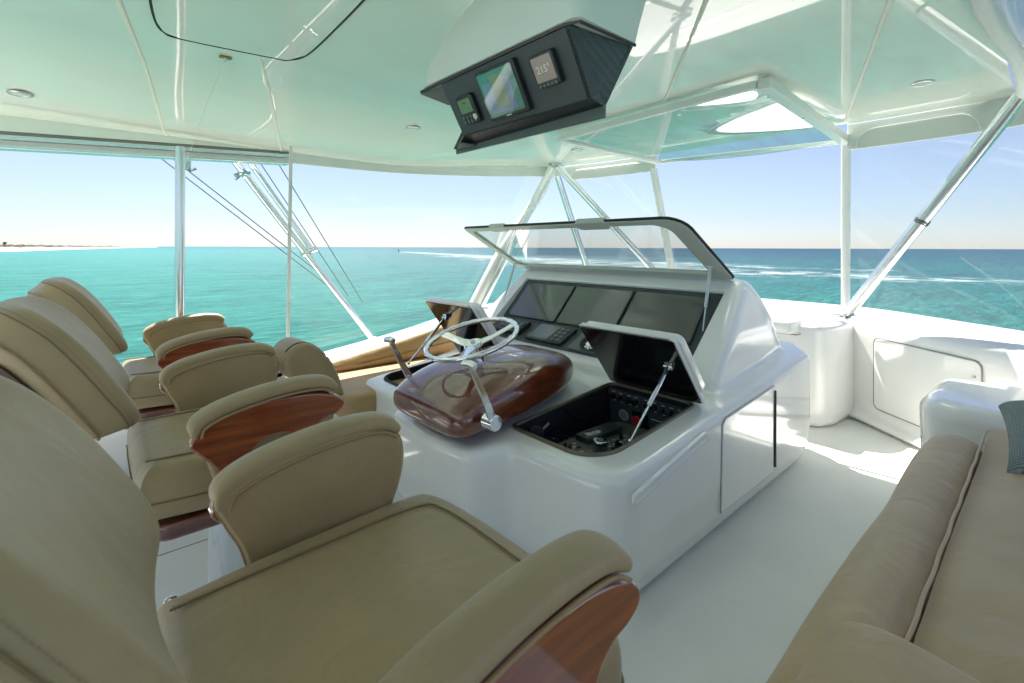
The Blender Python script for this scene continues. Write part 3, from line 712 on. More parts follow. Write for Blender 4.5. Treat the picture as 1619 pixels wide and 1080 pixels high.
text('215\u00b0', 0.022, F(0.380, 0.014, 0.0172), ux, uy, FN, simple('lcd_digit', (0.45, 0.42, 0.38), 0.4, emit=0.12), d2)
d3 = plate('autopilot_display', 0.045, -0.052, 0.115, 0.026, 0, 0.014, BLK, t, F=F, r=0.01)
plate('screen', 0.053, -0.020, 0.104, 0.016, 0.0141, 0.015, LCDG, d3, 0.0, 0.002, F=F)
text('1 8 3', 0.009, F(0.078, 0.006, 0.0152), ux, uy, FN, simple('lcd_dark', (0.03, 0.05, 0.02), 0.4), d3)
for r_ in range(2):
    for k in range(4):
        bm = BM(); disc(bm, F(0.056 + k * 0.015, -0.030 - r_ * 0.012, 0.0135), FN, 0.0048, 0.003, 12); obj('button', bm, GREYF, d3)
bm = BM(); disc(bm, F(0.105, -0.034, 0.0135), FN, 0.008, 0.004, 16); obj('dial', bm, SATIN, d3)

# ================================================================== BULWARKS AND FIXED FIBREGLASS
# forward starboard corner: coaming wall from the front bench round to aft starboard
CZT = 0.70
t = thing('bulwark', 'white moulded bulwark wall curving round the right front corner', 'bulwark', (3.9, 0.9, 0))
inner = smoothcurve([(4.02, 1.9, 0), (4.00, 1.3, 0), (3.97, 1.03, 0), (3.90, 0.88, 0), (3.70, 0.62, 0), (3.35, 0.18, 0), (3.0, -0.2, 0), (2.6, -0.5, 0), (1.5, -0.75, 0), (0, -0.8, 0), (-1.5, -0.85, 0)], 6)
inner = [Vector((4.02, 3.2, 0))] + inner
bm = BM(); rg = []
for i, p in enumerate(inner):
    d = (inner[min(i + 1, len(inner) - 1)] - inner[max(i - 1, 0)]).normalized(); o_ = Vector((-d.y, d.x, 0))  # outward (to starboard / bow)
    if o_.dot(p - Vector((1.5, 1.5, 0))) < 0: o_ = -o_
    prof = [(-0.07, 0.0), (-0.07, 0.045), (-0.045, 0.06), (0.0, 0.085), (0.0, 0.30), (-0.01, 0.52), (-0.02, 0.62), (0.005, 0.665), (0.05, 0.685), (0.16, 0.695), (0.17, 0.715), (0.24, 0.735), (0.30, 0.72), (0.33, 0.66), (0.34, 0.0)]
    rg.append([p + o_ * a_ + Vector((0, 0, z_)) for a_, z_ in prof])
loft(bm, rg); bulwark = obj('wall', bm, GEL, t, sub=1)
# access panel with rounded outline on the diagonal wall
def wallpt(i_frac): return inner[i_frac]
A_ = Vector((3.845, 0.80, 0)); B_ = Vector((3.38, 0.215, 0)); d = (B_ - A_).normalized(); nn = Vector((d.y, -d.x, 0))
if nn.dot(Vector((-1, 1, 0))) < 0: nn = -nn
F = FR(A_ + nn * 0.02, d, (0, 0, 1), nn)
bm = BM(); prism(bm, rrect(0.05, 0.13, 0.72, 0.575, 0.035, 5), F, -0.04, 0.0); ap = obj('access_panel', bm, GEL, t, bevel=0.003)
bm = BM(); tube(bm, [F(u, v, -0.003) for u, v in rrect(0.045, 0.125, 0.725, 0.58, 0.038, 6)], 0.0024, 6, closed=True); obj('gasket', bm, GAP, ap)
bm = BM(); cyl(bm, F(0.70, 0.50, 0.012), F(0.70, 0.50, 0.022), 0.008, seg=12); obj('latch', bm, SATIN, ap)
# seat/cooler box along the front
t = thing('bow_bench', 'white moulded bench box with lid along the front behind the console', 'bench', (3.7, 1.5, 0))
bm = BM(); prism(bm, [(3.42, 3.0), (3.42, 1.15), (3.50, 0.98), (3.62, 0.93), (4.02, 0.90), (4.05, 3.0)], lambda u, v, q: Vector((u, v, q)), 0.0, 0.665)
obj('body', bm, GEL, t, bevel=0.05, seg=5)
bm = BM(); prism(bm, [(3.36, 2.8), (3.36, 1.12), (3.40, 1.10), (3.95, 1.10), (3.95, 2.8)], lambda u, v, q: Vector((u, v, q)), 0.60, 0.682); obj('lid', bm, GEL, t, bevel=0.018, seg=4)
bm = BM(); tube(bm, [(3.395, 2.8, 0.598), (3.395, 1.09, 0.598), (3.56, 1.085, 0.60)], 0.004, 6); obj('lid_gap', bm, GAP, t)

# cabinet ahead of the settee
t = thing('cabinet', 'white rounded cabinet at the right behind the blue grey pillow', 'cabinet', (2.9, 0, 0))
bm = BM(); prism(bm, [(2.60, -0.5), (2.60, 0.24), (2.66, 0.37), (2.78, 0.41), (3.22, 0.40), (3.26, 0.1), (3.0, -0.5)], lambda u, v, q: Vector((u - 0.05 * (0.5 - q), v - .02 + 0.04 * (q - .2), q)), 0.0, 0.52)
obj('body', bm, GEL, t, bevel=0.075, seg=6)
bm = BM(); tube(bm, [(2.594, -0.45, 0.40), (2.594, 0.0, 0.40), (2.594, 0.18, 0.40)], 0.002, 5); obj('seam', bm, GAP, t)

# port coaming: rounded white rail that climbs towards the bow
t = thing('port_coaming', 'white rounded coaming rail rising behind the tan port bench', 'coaming', (1.5, 3.0, 0))
pc = [(-2.4, 3.08, 0.52), (0.0, 3.06, 0.52), (0.5, 3.05, 0.47), (0.95, 3.03, 0.455), (1.3, 3.02, 0.495), (1.7, 3.01, 0.555), (2.1, 3.0, 0.635), (2.5, 3.0, 0.68), (3.2, 2.98, 0.70), (4.0, 2.9, 0.70)]
P = smoothcurve(pc, 6); bm = BM(); rg = []
for p in P:
    prof = [(-0.10, -0.16), (-0.10, -0.05), (-0.085, -0.015), (-0.04, 0.015), (0.02, 0.025), (0.08, 0.01), (0.11, -0.03), (0.12, -0.3), (0.12, -0.6), (-0.04, -0.6), (-0.04, -0.17)]
    rg.append([Vector((p.x, p.y + a_, p.z + z_)) for a_, z_ in prof])
loft(bm, rg); obj('rail', bm, GEL, t, sub=1)
# port bench
t = thing('port_bench', 'tan upholstered bench beyond the console along the port side', 'bench', (1.4, 2.6, 0))
bm = BM(); prism(bm, [(0.93, 2.36), (2.4, 2.40), (2.4, 2.95), (0.80, 2.95)], lambda u, v, q: Vector((u, v, q)), 0, 0.29); obj('base', bm, GEL, t, bevel=0.02)
bm = BM(); tube(bm, [(1.02, 2.352, 0.285), (1.02, 2.352, 0.235), (1.5, 2.366, 0.235)], 0.0025, 5); box(bm, (1.01, 2.345, 0.225), (1.035, 2.36, 0.25)); obj('locker_latch', bm, GAP, t)
bm = BM(); cushion(bm, rrect(0.90, 2.30, 2.35, 2.83, 0.10, 6, rs=(.05, .05, .05, .12)), lambda u, v, q: Vector((u, v, 0.295 + q)), 0.115, 0.035, 0.012); obj('seat_cushion', bm, TAN3, t)
P = [(0.98, 0.40, 0.475), (1.3, 0.405, 0.515), (1.7, 0.41, 0.58), (2.1, 0.41, 0.66), (2.4, 0.41, 0.69)]
bm = BM(); rg = []
for x, zb, zt in P:
    h = zt - zb; rg.append([Vector((x, y, z)) for y, z in ((2.80, zb), (2.775, zb + .02), (2.78, zb + h * .5), (2.80, zt - .015), (2.83, zt), (2.90, zt), (2.93, zt - .02), (2.93, zb))])
loft(bm, rg); obj('back_cushion', bm, TAN3, t, sub=2)
bm = BM(); tube(bm, [(x, 2.776, zb + (zt - zb) * .42) for x, zb, zt in P], 0.0022, 6); obj('seam', bm, SEAM, t)

# folding armrest/backrest at the aft end of that bench
t = thing('bench_backrest', 'short tan padded backrest on white brackets at the aft end of port bench', 'backrest', (0.78, 2.5, 0.4))
PFX = 0.03
pf = smoothcurve([(0.66, 0.60, 0), (0.685, 0.665, 0), (0.75, 0.69, 0), (0.83, 0.65, 0), (0.90, 0.55, 0), (0.945, 0.42, 0), (0.955, 0.35, 0), (0.92, 0.335, 0), (0.885, 0.40, 0), (0.86, 0.45, 0), (0.80, 0.485, 0), (0.70, 0.52, 0)], 4, closed=True)
bm = BM(); cushion(bm, [(p.x, p.y) for p in pf], lambda u, v, q: Vector((u + PFX, 2.36 + q, v)), 0.26, 0.03, 0.01, 0.01, step=0.02); obj('pad', bm, TAN, t)
bm = BM(); tube(bm, [Vector((p.x + PFX - .004, 2.40, p.y + .002)) for p in pf[3:22]], 0.003, 6); obj('seam', bm, SEAM, t)
for x0, y0 in ((0.745, 2.40), (0.86, 2.44)):
    bm = BM(); tube(bm, smoothcurve([(x0, y0, 0.52), (x0 + .02, y0, 0.46), (x0 + .025, y0, 0.36), (x0 + .025, y0, 0.20)], 4), 0.022, 10); obj('bracket', bm, TRIM, t)
t = thing('corner_bracket', 'white metal gate bracket left of the short tan backrest', 'bracket', (0.7, 2.8, .4))
bm = BM(); prism(bm, [(0.50, 0.40), (0.86, 0.47), (0.86, 0.50), (0.76, 0.52), (0.50, 0.44)], lambda u, v, q: Vector((u, q, v)), 2.72, 2.78); obj('arm', bm, TRIM, t, bevel=0.01)
bm = BM(); box(bm, (0.72, 2.72, 0.0), (0.80, 2.80, 0.50)); obj('upright', bm, TRIM, t, bevel=0.02)

# ================================================================== POLES, RIGGING, CLEAR PANELS
def pole(name, pts, r, label, cat='pole', mat=ALU, foot=True, group=None, **kw):
    t = thing(name, label, cat, tuple(pts[0]), group)
    bm = BM(); tube(bm, smoothcurve(pts, 8) if len(pts) > 2 else pts, r, 16); obj('tube', bm, mat, t)
    if foot:
        bm = BM(); p = Vector(pts[0]); cyl(bm, p - Vector((0, 0, .004)), p + Vector((0, 0, .010)), r * 2.1, seg=20); obj('foot_plate', bm, CHROME, t)
    return t
pole('support_pole', [(0.385, 3.2, 0.46), (0.385, 3.2, 1.70)], 0.0245, 'upright metal pole standing behind the far helm chairs')
# front corner posts
t = pole('corner_post', [(2.22, 2.99, 0.655), (2.62, 3.06, 1.15), (3.05, 3.10, 1.60), (3.22, 3.10, 1.86)], 0.042, 'white curved corner post beside the metal tube at left of glass lid', 'post', mat=TRIM)
pole('corner_tube', [(2.30, 2.99, 0.665), (3.10, 2.98, 1.86)], 0.030, 'polished tube slanting down left from the ceiling corner', 'tube')
pole('brace_tube', [(3.72, 2.05, 0.70), (3.13, 2.93, 1.87)], 0.028, 'polished tube slanting down right from the ceiling corner', 'tube')
pole('brace_tube', [(3.75, 3.0, 0.70), (3.42, 3.20, 1.84)], 0.031, 'steep metal tube just right of the corner, behind the glass lid', 'tube')
t = thing('ceiling_bracket', 'chrome bracket where the slanting tubes meet the ceiling corner', 'bracket', (3.12, 2.95, 1.88))
bm = BM(); cyl(bm, (3.12, 2.95, 1.90), (3.12, 2.95, 1.88), 0.055, seg=24); obj('flange', bm, SATIN, t, bevel=0.004)
bm = BM(); cyl(bm, (3.12, 2.955, 1.885), (3.115, 2.955, 1.855), 0.034, 0.028, seg=20); obj('socket', bm, SATIN, t)
pole('zipper_post', [(3.75, 2.12, 0.70), (3.45, 2.17, 1.80)], 0.030, 'pale fabric-covered post behind the right half of the glass lid', 'post', mat=TRIM)
pole('front_post', [(3.83, 0.935, 0.70), (3.60, 0.88, 1.86)], 0.026, 'upright white post rising from the right front bulwark', 'post', mat=TRIM, foot=False)
t = pole('diagonal_tube', [(3.78, 0.925, 0.70), (3.28, 0.10, 1.88)], 0.034, 'long polished tube slanting up to the top right corner', 'tube')
a0, b0 = Vector((3.78, 0.925, 0.70)), Vector((3.28, 0.10, 1.88)); pm = a0.lerp(b0, 0.515); dd = (b0 - a0).normalized()
u_, v_ = frame(dd); bm = BM()
for s_ in (-0.006, 0.004, 0.012): tube(bm, [pm + dd * (s_ + 0.006 * math.sin(k)) + (u_ * math.cos(2 * PI * k / 16) + v_ * math.sin(2 * PI * k / 16)) * 0.037 for k in range(16)], 0.003, 6, closed=True)
obj('cord_wrap', bm, GREYF, t)

# outrigger seen outside the port side
t = thing('outrigger', 'polished outrigger tubes slanting across the water at left of centre', 'outrigger', (1.54, 3.3, 0.5))
oa, ob = Vector((1.665, 3.50, 0.425)), Vector((0.385, 3.565, 2.165))
bm = BM(); tube(bm, [oa, ob], 0.023, 14); obj('main_tube', bm, ALU, t)
bm = BM(); oc = oa.lerp(ob, 0.40) + Vector((0.045, 0, .02)); tube(bm, [oc, oa.lerp(ob, 0.73) + Vector((0.065, 0, 0.04))], 0.018, 12); obj('second_tube', bm, ALU, t)
bm = BM(); q = oa.lerp(ob, 0.39); tube(bm, [q - Vector((.03, 0, .01)), q + Vector((.07, 0, .03))], 0.022, 12); tube(bm, [q + Vector((0.02, -.03, 0)), q + Vector((0.02, .04, 0.02))], 0.012, 8); obj('coupling', bm, CHROME, t)
bm = BM(); q = oa.lerp(ob, 0.70); tube(bm, [q, q + Vector((.02, -.02, -.02))], 0.03, 12); tube(bm, [q + Vector((-.05, 0, -.03)), q + Vector((0.03, 0, 0.015))], 0.011, 8); tube(bm, [q + Vector((-.045, 0, -.055)), q + Vector((0.0, 0, -0.01))], 0.008, 8)
obj('clamp', bm, CHROME, t)
bm = BM(); q = oa.lerp(ob, 0.74); tube(bm, [q, q + Vector((0.30, 0.02, 0.09))], 0.016, 10); obj('strut', bm, CHROME, t)
bm = BM(); cyl(bm, oa + Vector((0, 0, -.05)), oa + Vector((0, 0, 0.03)), 0.03, 0.022); obj('base_socket', bm, TRIM, t)
lines = [((0.318, 3.6, 1.70), (1.35, 3.6, 0.86), 'rigging line, leftmost of the thin lines crossing the sky'), ((0.371, 3.6, 1.71), (1.40, 3.62, 0.87), 'rigging line, second from left, running beside its twin'),
         ((0.882, 3.6, 1.73), (1.50, 3.6, 0.78), 'rigging line just right of the outrigger tubes'), ((1.003, 3.6, 1.73), (1.62, 3.6, 0.72), 'rigging line, rightmost, passing behind the clear panel edge')]
for a0, b0, lb in lines:
    bm = BM(); A, B = Vector(a0), Vector(b0); A2 = A + (A - B) * 0.3; tube(bm, [A2, B], 0.0034, 6); obj('rigging_line', bm, simple('line_grey', (0.12, 0.13, 0.14), 0.6) if 'line_grey' not in MATS else MATS['line_grey'], label=lb, cat='rigging line', group='rigging lines on the port side')

# clear enclosure panels
def clearpanel(name, pts_bot, pts_top, label, edge=None):
    t = thing(name, label, 'clear panel', tuple(pts_bot[0]), 'clear enclosure panels')
    A = smoothcurve(pts_bot, 6); B = smoothcurve(pts_top, 6); bm = BM(); rows = []
    for a0, b0 in zip(A, B):
        rows.append([bm.verts.new(a0.lerp(b0, k / 8) + Vector((0.004, 0.006, 0)) * math.sin(k * 1.3 + a0.x * 3)) for k in range(9)])
    for r0, r1 in zip(rows, rows[1:]):
        for k in range(8): bm.faces.new((r0[k], r1[k], r1[k + 1], r0[k + 1]))
    obj('pane', bm, CLEAR, t)
    return t, A, B
t, A, B = clearpanel('clear_panel', [(0.945, 3.19, 0.46), (1.6, 3.17, 0.56), (2.25, 3.10, 0.68)], [(0.965, 3.20, 1.80), (1.9, 3.22, 1.80), (2.95, 3.12, 1.83)], 'large clear vinyl panel on the port side with faint reflections')
bm = BM(); prism(bm, [(-0.010, -0.004), (0.010, -0.004), (0.010, 0.004), (-0.010, 0.004)], lambda u, v, q: A[0].lerp(B[0], q) + Vector((u, v, 0)), 0, 1); obj('edge_strip', bm, TRIM, t)
t, A, B = clearpanel('clear_panel', [(3.80, 2.98, 0.70), (3.84, 2.1, 0.70)], [(3.42, 3.1, 1.80), (3.46, 2.15, 1.80)], 'clear front panel behind the open glass lid')
t, A, B = clearpanel('clear_panel', [(3.86, 0.90, 0.72), (3.42, 0.32, 0.72), (3.1, -0.02, 0.72)], [(3.60, 0.86, 1.80), (3.50, 0.45, 1.80), (3.3, 0.05, 1.78)], 'clear panel right of the upright white post')
# rolled-up clear curtain at the top right edge
t = thing('rolled_curtain', 'rolled clear curtain in a pale sleeve at the top right ceiling edge', 'curtain', (2.6, 0.08, 1.88))
P = smoothcurve([(1.2, 0.135, 1.885), (2.0, 0.145, 1.885), (2.6, 0.10, 1.885), (3.0, 0.09, 1.885), (3.3, 0.10, 1.875)], 8)
bm = BM(); tube(bm, P, 0.028, 12); obj('sleeve', bm, CANV, t)
bm = BM(); tube(bm, [p + Vector((0, -0.085, -0.02)) for p in P], 0.05, 14); obj('roll', bm, glassmat('rolled_vinyl', (0.85, 0.88, 0.88), 1.6, 0.15, 0.25), t)

# ================================================================== HELM CONSOLE
def ztop(x): return 0.437 + 0.083 * (x - 1.1)
hc = thing('helm_console', 'large white moulded helm console with open hatches and black dash', 'console', (1.9, 1.62, 0))
# lower body
plan = [(1.165, 0.985), (1.185, 0.915), (1.24, 0.875), (1.31, 0.865), (2.92, 0.87), (3.12, 1.0), (3.2, 1.3), (3.2, 2.5), (3.05, 2.75), (2.3, 2.74), (1.50, 2.53), (1.12, 2.48), (1.10, 2.0), (1.0, 1.93), (0.985, 1.62), (1.0, 1.37), (1.145, 1.30)]
bm = BM()
def inset(p, k): c0 = Vector((2.0, 1.62)); q = Vector(p); return (q.x + (c0.x - q.x) * k, q.y + (c0.y - q.y) * k * 1.2)
loft(bm, [[Vector((*inset(p, 0.05), 0.0)) for p in plan], [Vector((*inset(p, 0.035), 0.03)) for p in plan], [Vector((*inset(p, 0.012), 0.10)) for p in plan], [Vector((*inset(p, 0.0), 0.22)) for p in plan], [Vector((*p, ztop(p[0]))) for p in plan]])
lower = obj('body', bm, GEL, hc, bevel=0.038, seg=4, ang=40)
# hood
hp_ = [(2.04, 0.40), (2.055, 0.548), (2.55, 0.975), (2.60, 0.99), (2.68, 0.975), (2.76, 0.90), (2.84, 0.78), (2.90, 0.62), (2.92, 0.40)]
bm = BM(); A = []; B = []
for x, z in hp_:
    k = max(0, min(1, (z - 0.5) / 0.49)); A.append(Vector((x, 0.965 + 0.115 * k ** 1.2, z))); B.append(Vector((x, 2.86 - 0.10 * k, z)))
M1 = [[a_.lerp(b_2, s) for a_, b_2 in zip(A, B)] for s in (0, 0.12, 0.5, 0.88, 1)]
loft(bm, M1)
hood = obj('hood', bm, GEL, hc, bevel=0.05, seg=4, ang=40)
# join, remesh for moulded fillets
bake(lower); bake(hood)
bm = BM(); bm.from_mesh(lower.data); bm.from_mesh(hood.data); me = bpy.data.meshes.new('body'); bm.to_mesh(me); bm.free(); kill(hood)
lower.data = me
m_ = lower.modifiers.new('r', 'REMESH'); m_.mode = 'VOXEL'; m_.voxel_size = 0.012
m_ = lower.modifiers.new('s', 'SMOOTH'); m_.factor = 0.5; m_.iterations = 9
bake(lower)
cuts = []
def cutter(bm): 
    c = obj('cutter', bm, GEL, hc); cuts.append(c); m_ = lower.modifiers.new('b', 'BOOLEAN'); m_.operation = 'DIFFERENCE'; m_.object = c; m_.solver = 'EXACT'
bm = BM(); prism(bm, [(2.062, 0.557), (2.25, 0.64), (2.50, 0.90), (2.47, 0.955), (2.40, 1.3), (1.6, 1.3), (1.6, 0.60)], lambda u, v, q: Vector((u, q, v)), 1.14, 2.64); cutter(bm)
HR = rrect(1.245, 0.985, 1.885, 1.405, 0.05, 8, rs=(0.04, 0.04, 0.03, 0.13)); HL = rrect(1.19, 1.97, 1.70, 2.42, 0.05, 8, rs=(0.04, 0.04, 0.09, 0.03))
bm = BM(); prism(bm, HR, lambda u, v, q: Vector((u, v, q)), 0.24, 0.9); cutter(bm)
bm = BM(); prism(bm, HL, lambda u, v, q: Vector((u, v, q)), 0.26, 0.56); cutter(bm)
bake(lower)
for c in cuts: kill(c)
lower.data.materials.clear(); lower.data.materials.append(GEL)
lower.data.polygons.foreach_set('use_smooth', [True] * len(lower.data.polygons)); lower.data.set_sharp_from_angle(angle=R(35))

# hatch wells, gaskets, contents
def well(ol, zb, name):
    bm = BM(); ol2 = [(Vector(p)) for p in ol]; c0 = sum((Vector(p) for p in ol), Vector((0, 0))) / len(ol)
    outer = [(p + (p - c0).normalized() * -0.001) for p in ol2]; inn = [p - (p - c0).normalized() * 0.008 for p in ol2]
    rg = [[Vector((p.x, p.y, zb)) for p in outer], [Vector((p.x, p.y, ztop(p.x) - .002)) for p in outer], [Vector((p.x, p.y, ztop(p.x) - .002)) for p in inn], [Vector((p.x, p.y, zb + .008)) for p in inn]]
    loft(bm, rg); w_ = obj(name, bm, BLK, hc)
    bm = BM(); tube(bm, [Vector((p.x, p.y, ztop(p.x) + .001)) for p in (p + (p - c0).normalized() * 0.003 for p in ol2)], 0.009, 8, closed=True); obj('gasket', bm, BRONZE if name == 'engine_control_well' else RUB, w_)
    return w_
wr = well(HR, 0.32, 'engine_control_well'); wl = well(HL, 0.30, 'side_well')
# inside the right well: forward panel with gauges and knobs, sloped floor panel
zf = ztop(1.86)
F = FR((1.872, 1.39, 0.318), (0, -1, 0), Vector((-0.18, 0, 1)).normalized(), Vector((-1, 0, -0.18)).normalized())
gp = plate('switch_panel', 0.0, 0.0, 0.395, 0.178, 0, 0.006, PANEL, hc, 0.001, 0.004, F=F)
for k, (u, v) in enumerate([(0.03, .15), (0.07, .148), (0.115, .148), (0.15, .148), (0.205, .148), (0.245, .148), (0.285, .145), (0.325, .145), (0.362, .145)]):
    bm = BM(); disc(bm, F(u, v, 0.006), F(0, 0, 1) - F(0, 0, 0), 0.0115 if k in (0, 2, 3, 5) else 0.008, 0.018, 16); obj('knob', bm, BLKG, gp)
    bm = BM(); prism(bm, rrect(u - .009, v + .018, u + .009, v + .021, .001, 2), F, 0.006, 0.0068); prism(bm, rrect(u - .004, v - .024, u + .006, v - .021, .001, 2), F, 0.006, 0.0068); obj('legend', bm, WHT, gp)
bm = BM(); disc(bm, F(0.075, 0.065, 0.006), F(0, 0, 1) - F(0, 0, 0), 0.027, 0.003, 28); obj('round_label', bm, LBL, gp)
for v in (0.052, 0.058, 0.064, 0.070, 0.078):
    bm = BM(); prism(bm, rrect(0.060, v, 0.090, v + .0016, .0005, 1), F, 0.009, 0.0096); obj('label_line', bm, BLK, gp)
bm = BM(); prism(bm, rrect(0.125, 0.028, 0.205, 0.102, .003, 2), F, 0.006, 0.0075); obj('button_plate', bm, BLKG, gp)
bm = BM(); disc(bm, F(0.148, 0.058, 0.007), F(0, 0, 1) - F(0, 0, 0), 0.024, 0.014, 28); obj('red_button', bm, RED, gp, bevel=0.003)
bm = BM(); prism(bm, rrect(0.22, 0.085, 0.30, 0.088, .001, 1), F, 0.006, 0.0068); prism(bm, rrect(0.26, 0.075, 0.33, 0.077, .001, 1), F, 0.006, 0.0068); obj('legend', bm, WHT, gp)
fp = None
F2 = FR((1.26, 0.995, 0.382), (1, 0, -0.02), (0, 1, 0), (0.02, 0, 1))
bm = BM(); prism(bm, rrect(0.02, 0.01, 0.52, 0.29, 0.02, 3), F2, 0, 0.008); fp = obj('radio_panel', bm, simple('radio_face', (0.085, 0.09, 0.07), 0.45), hc, bevel=0.001)
bm = BM(); cyl(bm, F2(0.14, 0.10, 0.006), F2(0.14, 0.10, 0.065), 0.025, 0.025, 24); obj('throttle_knob', bm, BLK, fp, bevel=0.002)
bm = BM()
for k in range(24):
    a_ = 2 * PI * k / 24; p = F2(0.14 + 0.0255 * math.cos(a_), 0.10 + 0.0255 * math.sin(a_), 0.03); box(bm, p - Vector((.0015, .0015, .0)), p + Vector((.0015, .0015, .026)))
obj('knurling', bm, GREYF, fp)
bm = BM(); cyl(bm, F2(0.14, 0.10, 0.065), F2(0.14, 0.10, 0.073), 0.028, 0.026, 28); obj('knob_cap', bm, CHROME, fp, bevel=0.002)
bm = BM(); cyl(bm, F2(0.14, 0.10, 0.073), F2(0.14, 0.10, 0.076), 0.011, seg=20); obj('knob_centre', bm, GREYF, fp)
bm = BM(); cyl(bm, F2(0.25, 0.10, 0.006), F2(0.25, 0.10, 0.03), 0.015, seg=18); obj('knob', bm, BLKG, fp)
for r_ in range(3):
    for k in range(6):
        u, v = 0.215 + 0.034 * k, 0.10 + 0.030 * r_
        bm = BM()
        if (k + r_) % 3 == 0: cyl(bm, F2(u, v, 0.006), F2(u, v, 0.026), 0.009, 0.007, seg=12); obj('knob', bm, BLKG, fp)
        else: cyl(bm, F2(u, v, 0.006), F2(u, v, 0.012), 0.0045, seg=8); obj('small_button', bm, LBL if k % 2 else CHROME, fp)
        bm = BM(); prism(bm, rrect(u - .008, v + .011, u + .008, v + .014, .001, 1), F2, 0.008, 0.0088); obj('legend', bm, WHT, fp)
bm = BM(); prism(bm, [(0.03, .16), (0.075, .185), (0.12, .165), (0.10, .135), (0.105, .105), (0.06, .095), (0.05, .13)], F2, 0.008, 0.018); obj('light_cover', bm, simple('cream', (0.62, 0.56, 0.42), 0.5), fp, bevel=0.002)
for k in range(14):
    u, v = 0.03 + 0.028 * (k % 5), 0.205 + 0.022 * (k // 5)
    bm = BM(); prism(bm, rrect(u, v, u + .016, v + .010, .002, 1), F2, 0.008, 0.014 + 0.004 * (k % 2)); obj('switch', bm, LBL if k % 3 == 0 else BLKG, fp)
bm = BM(); prism(bm, rrect(0.20, 0.20, 0.42, 0.275, 0.006, 2), F2, 0.008, 0.03); rad = obj('radio', bm, BLK, fp, bevel=0.003)
bm = BM(); prism(bm, rrect(0.22, 0.215, 0.30, 0.26, 0.003, 2), F2, 0.0305, 0.0315); obj('display', bm, SCREEN, fp)
for k, (p0, p1, sag) in enumerate((((1.30, 1.36, .50 - .06), (1.50, 1.39, .40), .03), ((1.55, 1.395, .45), (1.75, 1.38, .40), .04), ((1.70, 1.02, .42), (1.86, 1.10, .36), .03))):
    A_1, B_1 = Vector(p0), Vector(p1); bm = BM(); tube(bm, [A_1.lerp(B_1, t_ / 12) - Vector((0, 0, sag * math.sin(PI * t_ / 12))) for t_ in range(13)], 0.003, 6); obj('wire', bm, LBL if k == 2 else BLKG, hc)
# handheld microphone with coiled cord
mic = plate('microphone', 0, 0, 0.055, 0.075, 0, 0.03, BLK, hc, 0.008, 0.02, F=FR((1.315, 1.375, 0.375), (0.6, -0.8, 0), (0.1, 0.1, 0.99), (-0.8, -0.6, 0.1)))
bm = BM(); P = []
for k in range(260):
    s = k / 259; c0 = Vector((1.36, 1.36, 0.37)).lerp(Vector((1.62, 1.22, 0.33)), s) + Vector((0, 0, 0.02 * math.sin(s * 3)))
    P.append(c0 + Vector((0.3, 0.7, 0)) * 0.014 * math.cos(k * 0.62) + Vector((0, 0, 1)) * 0.014 * math.sin(k * 0.62))
tube(bm, P, 0.0028, 5); obj('coiled_cord', bm, BLKG, mic)
bm = BM(); prism(bm, rrect(0, 0, 0.05, 0.012, .002, 2), FR((1.39, 1.385, 0.40), (0.9, 0.0, 0.4), (-0.4, 0, 0.9), (0, -1, 0)), 0, 0.001); obj('maker_mark', bm, LBL, mic)
# left well bits
F3 = FR((1.21, 1.94, 0.31), (1, 0, 0), (0, 1, 0), (0, 0, 1))
bm = BM()
for k in range(9): box(bm, F3(0.03 + k * .028, 0.06, 0.0), F3(0.045 + k * .028, 0.42, 0.06))
obj('grille', bm, PANEL, hc)

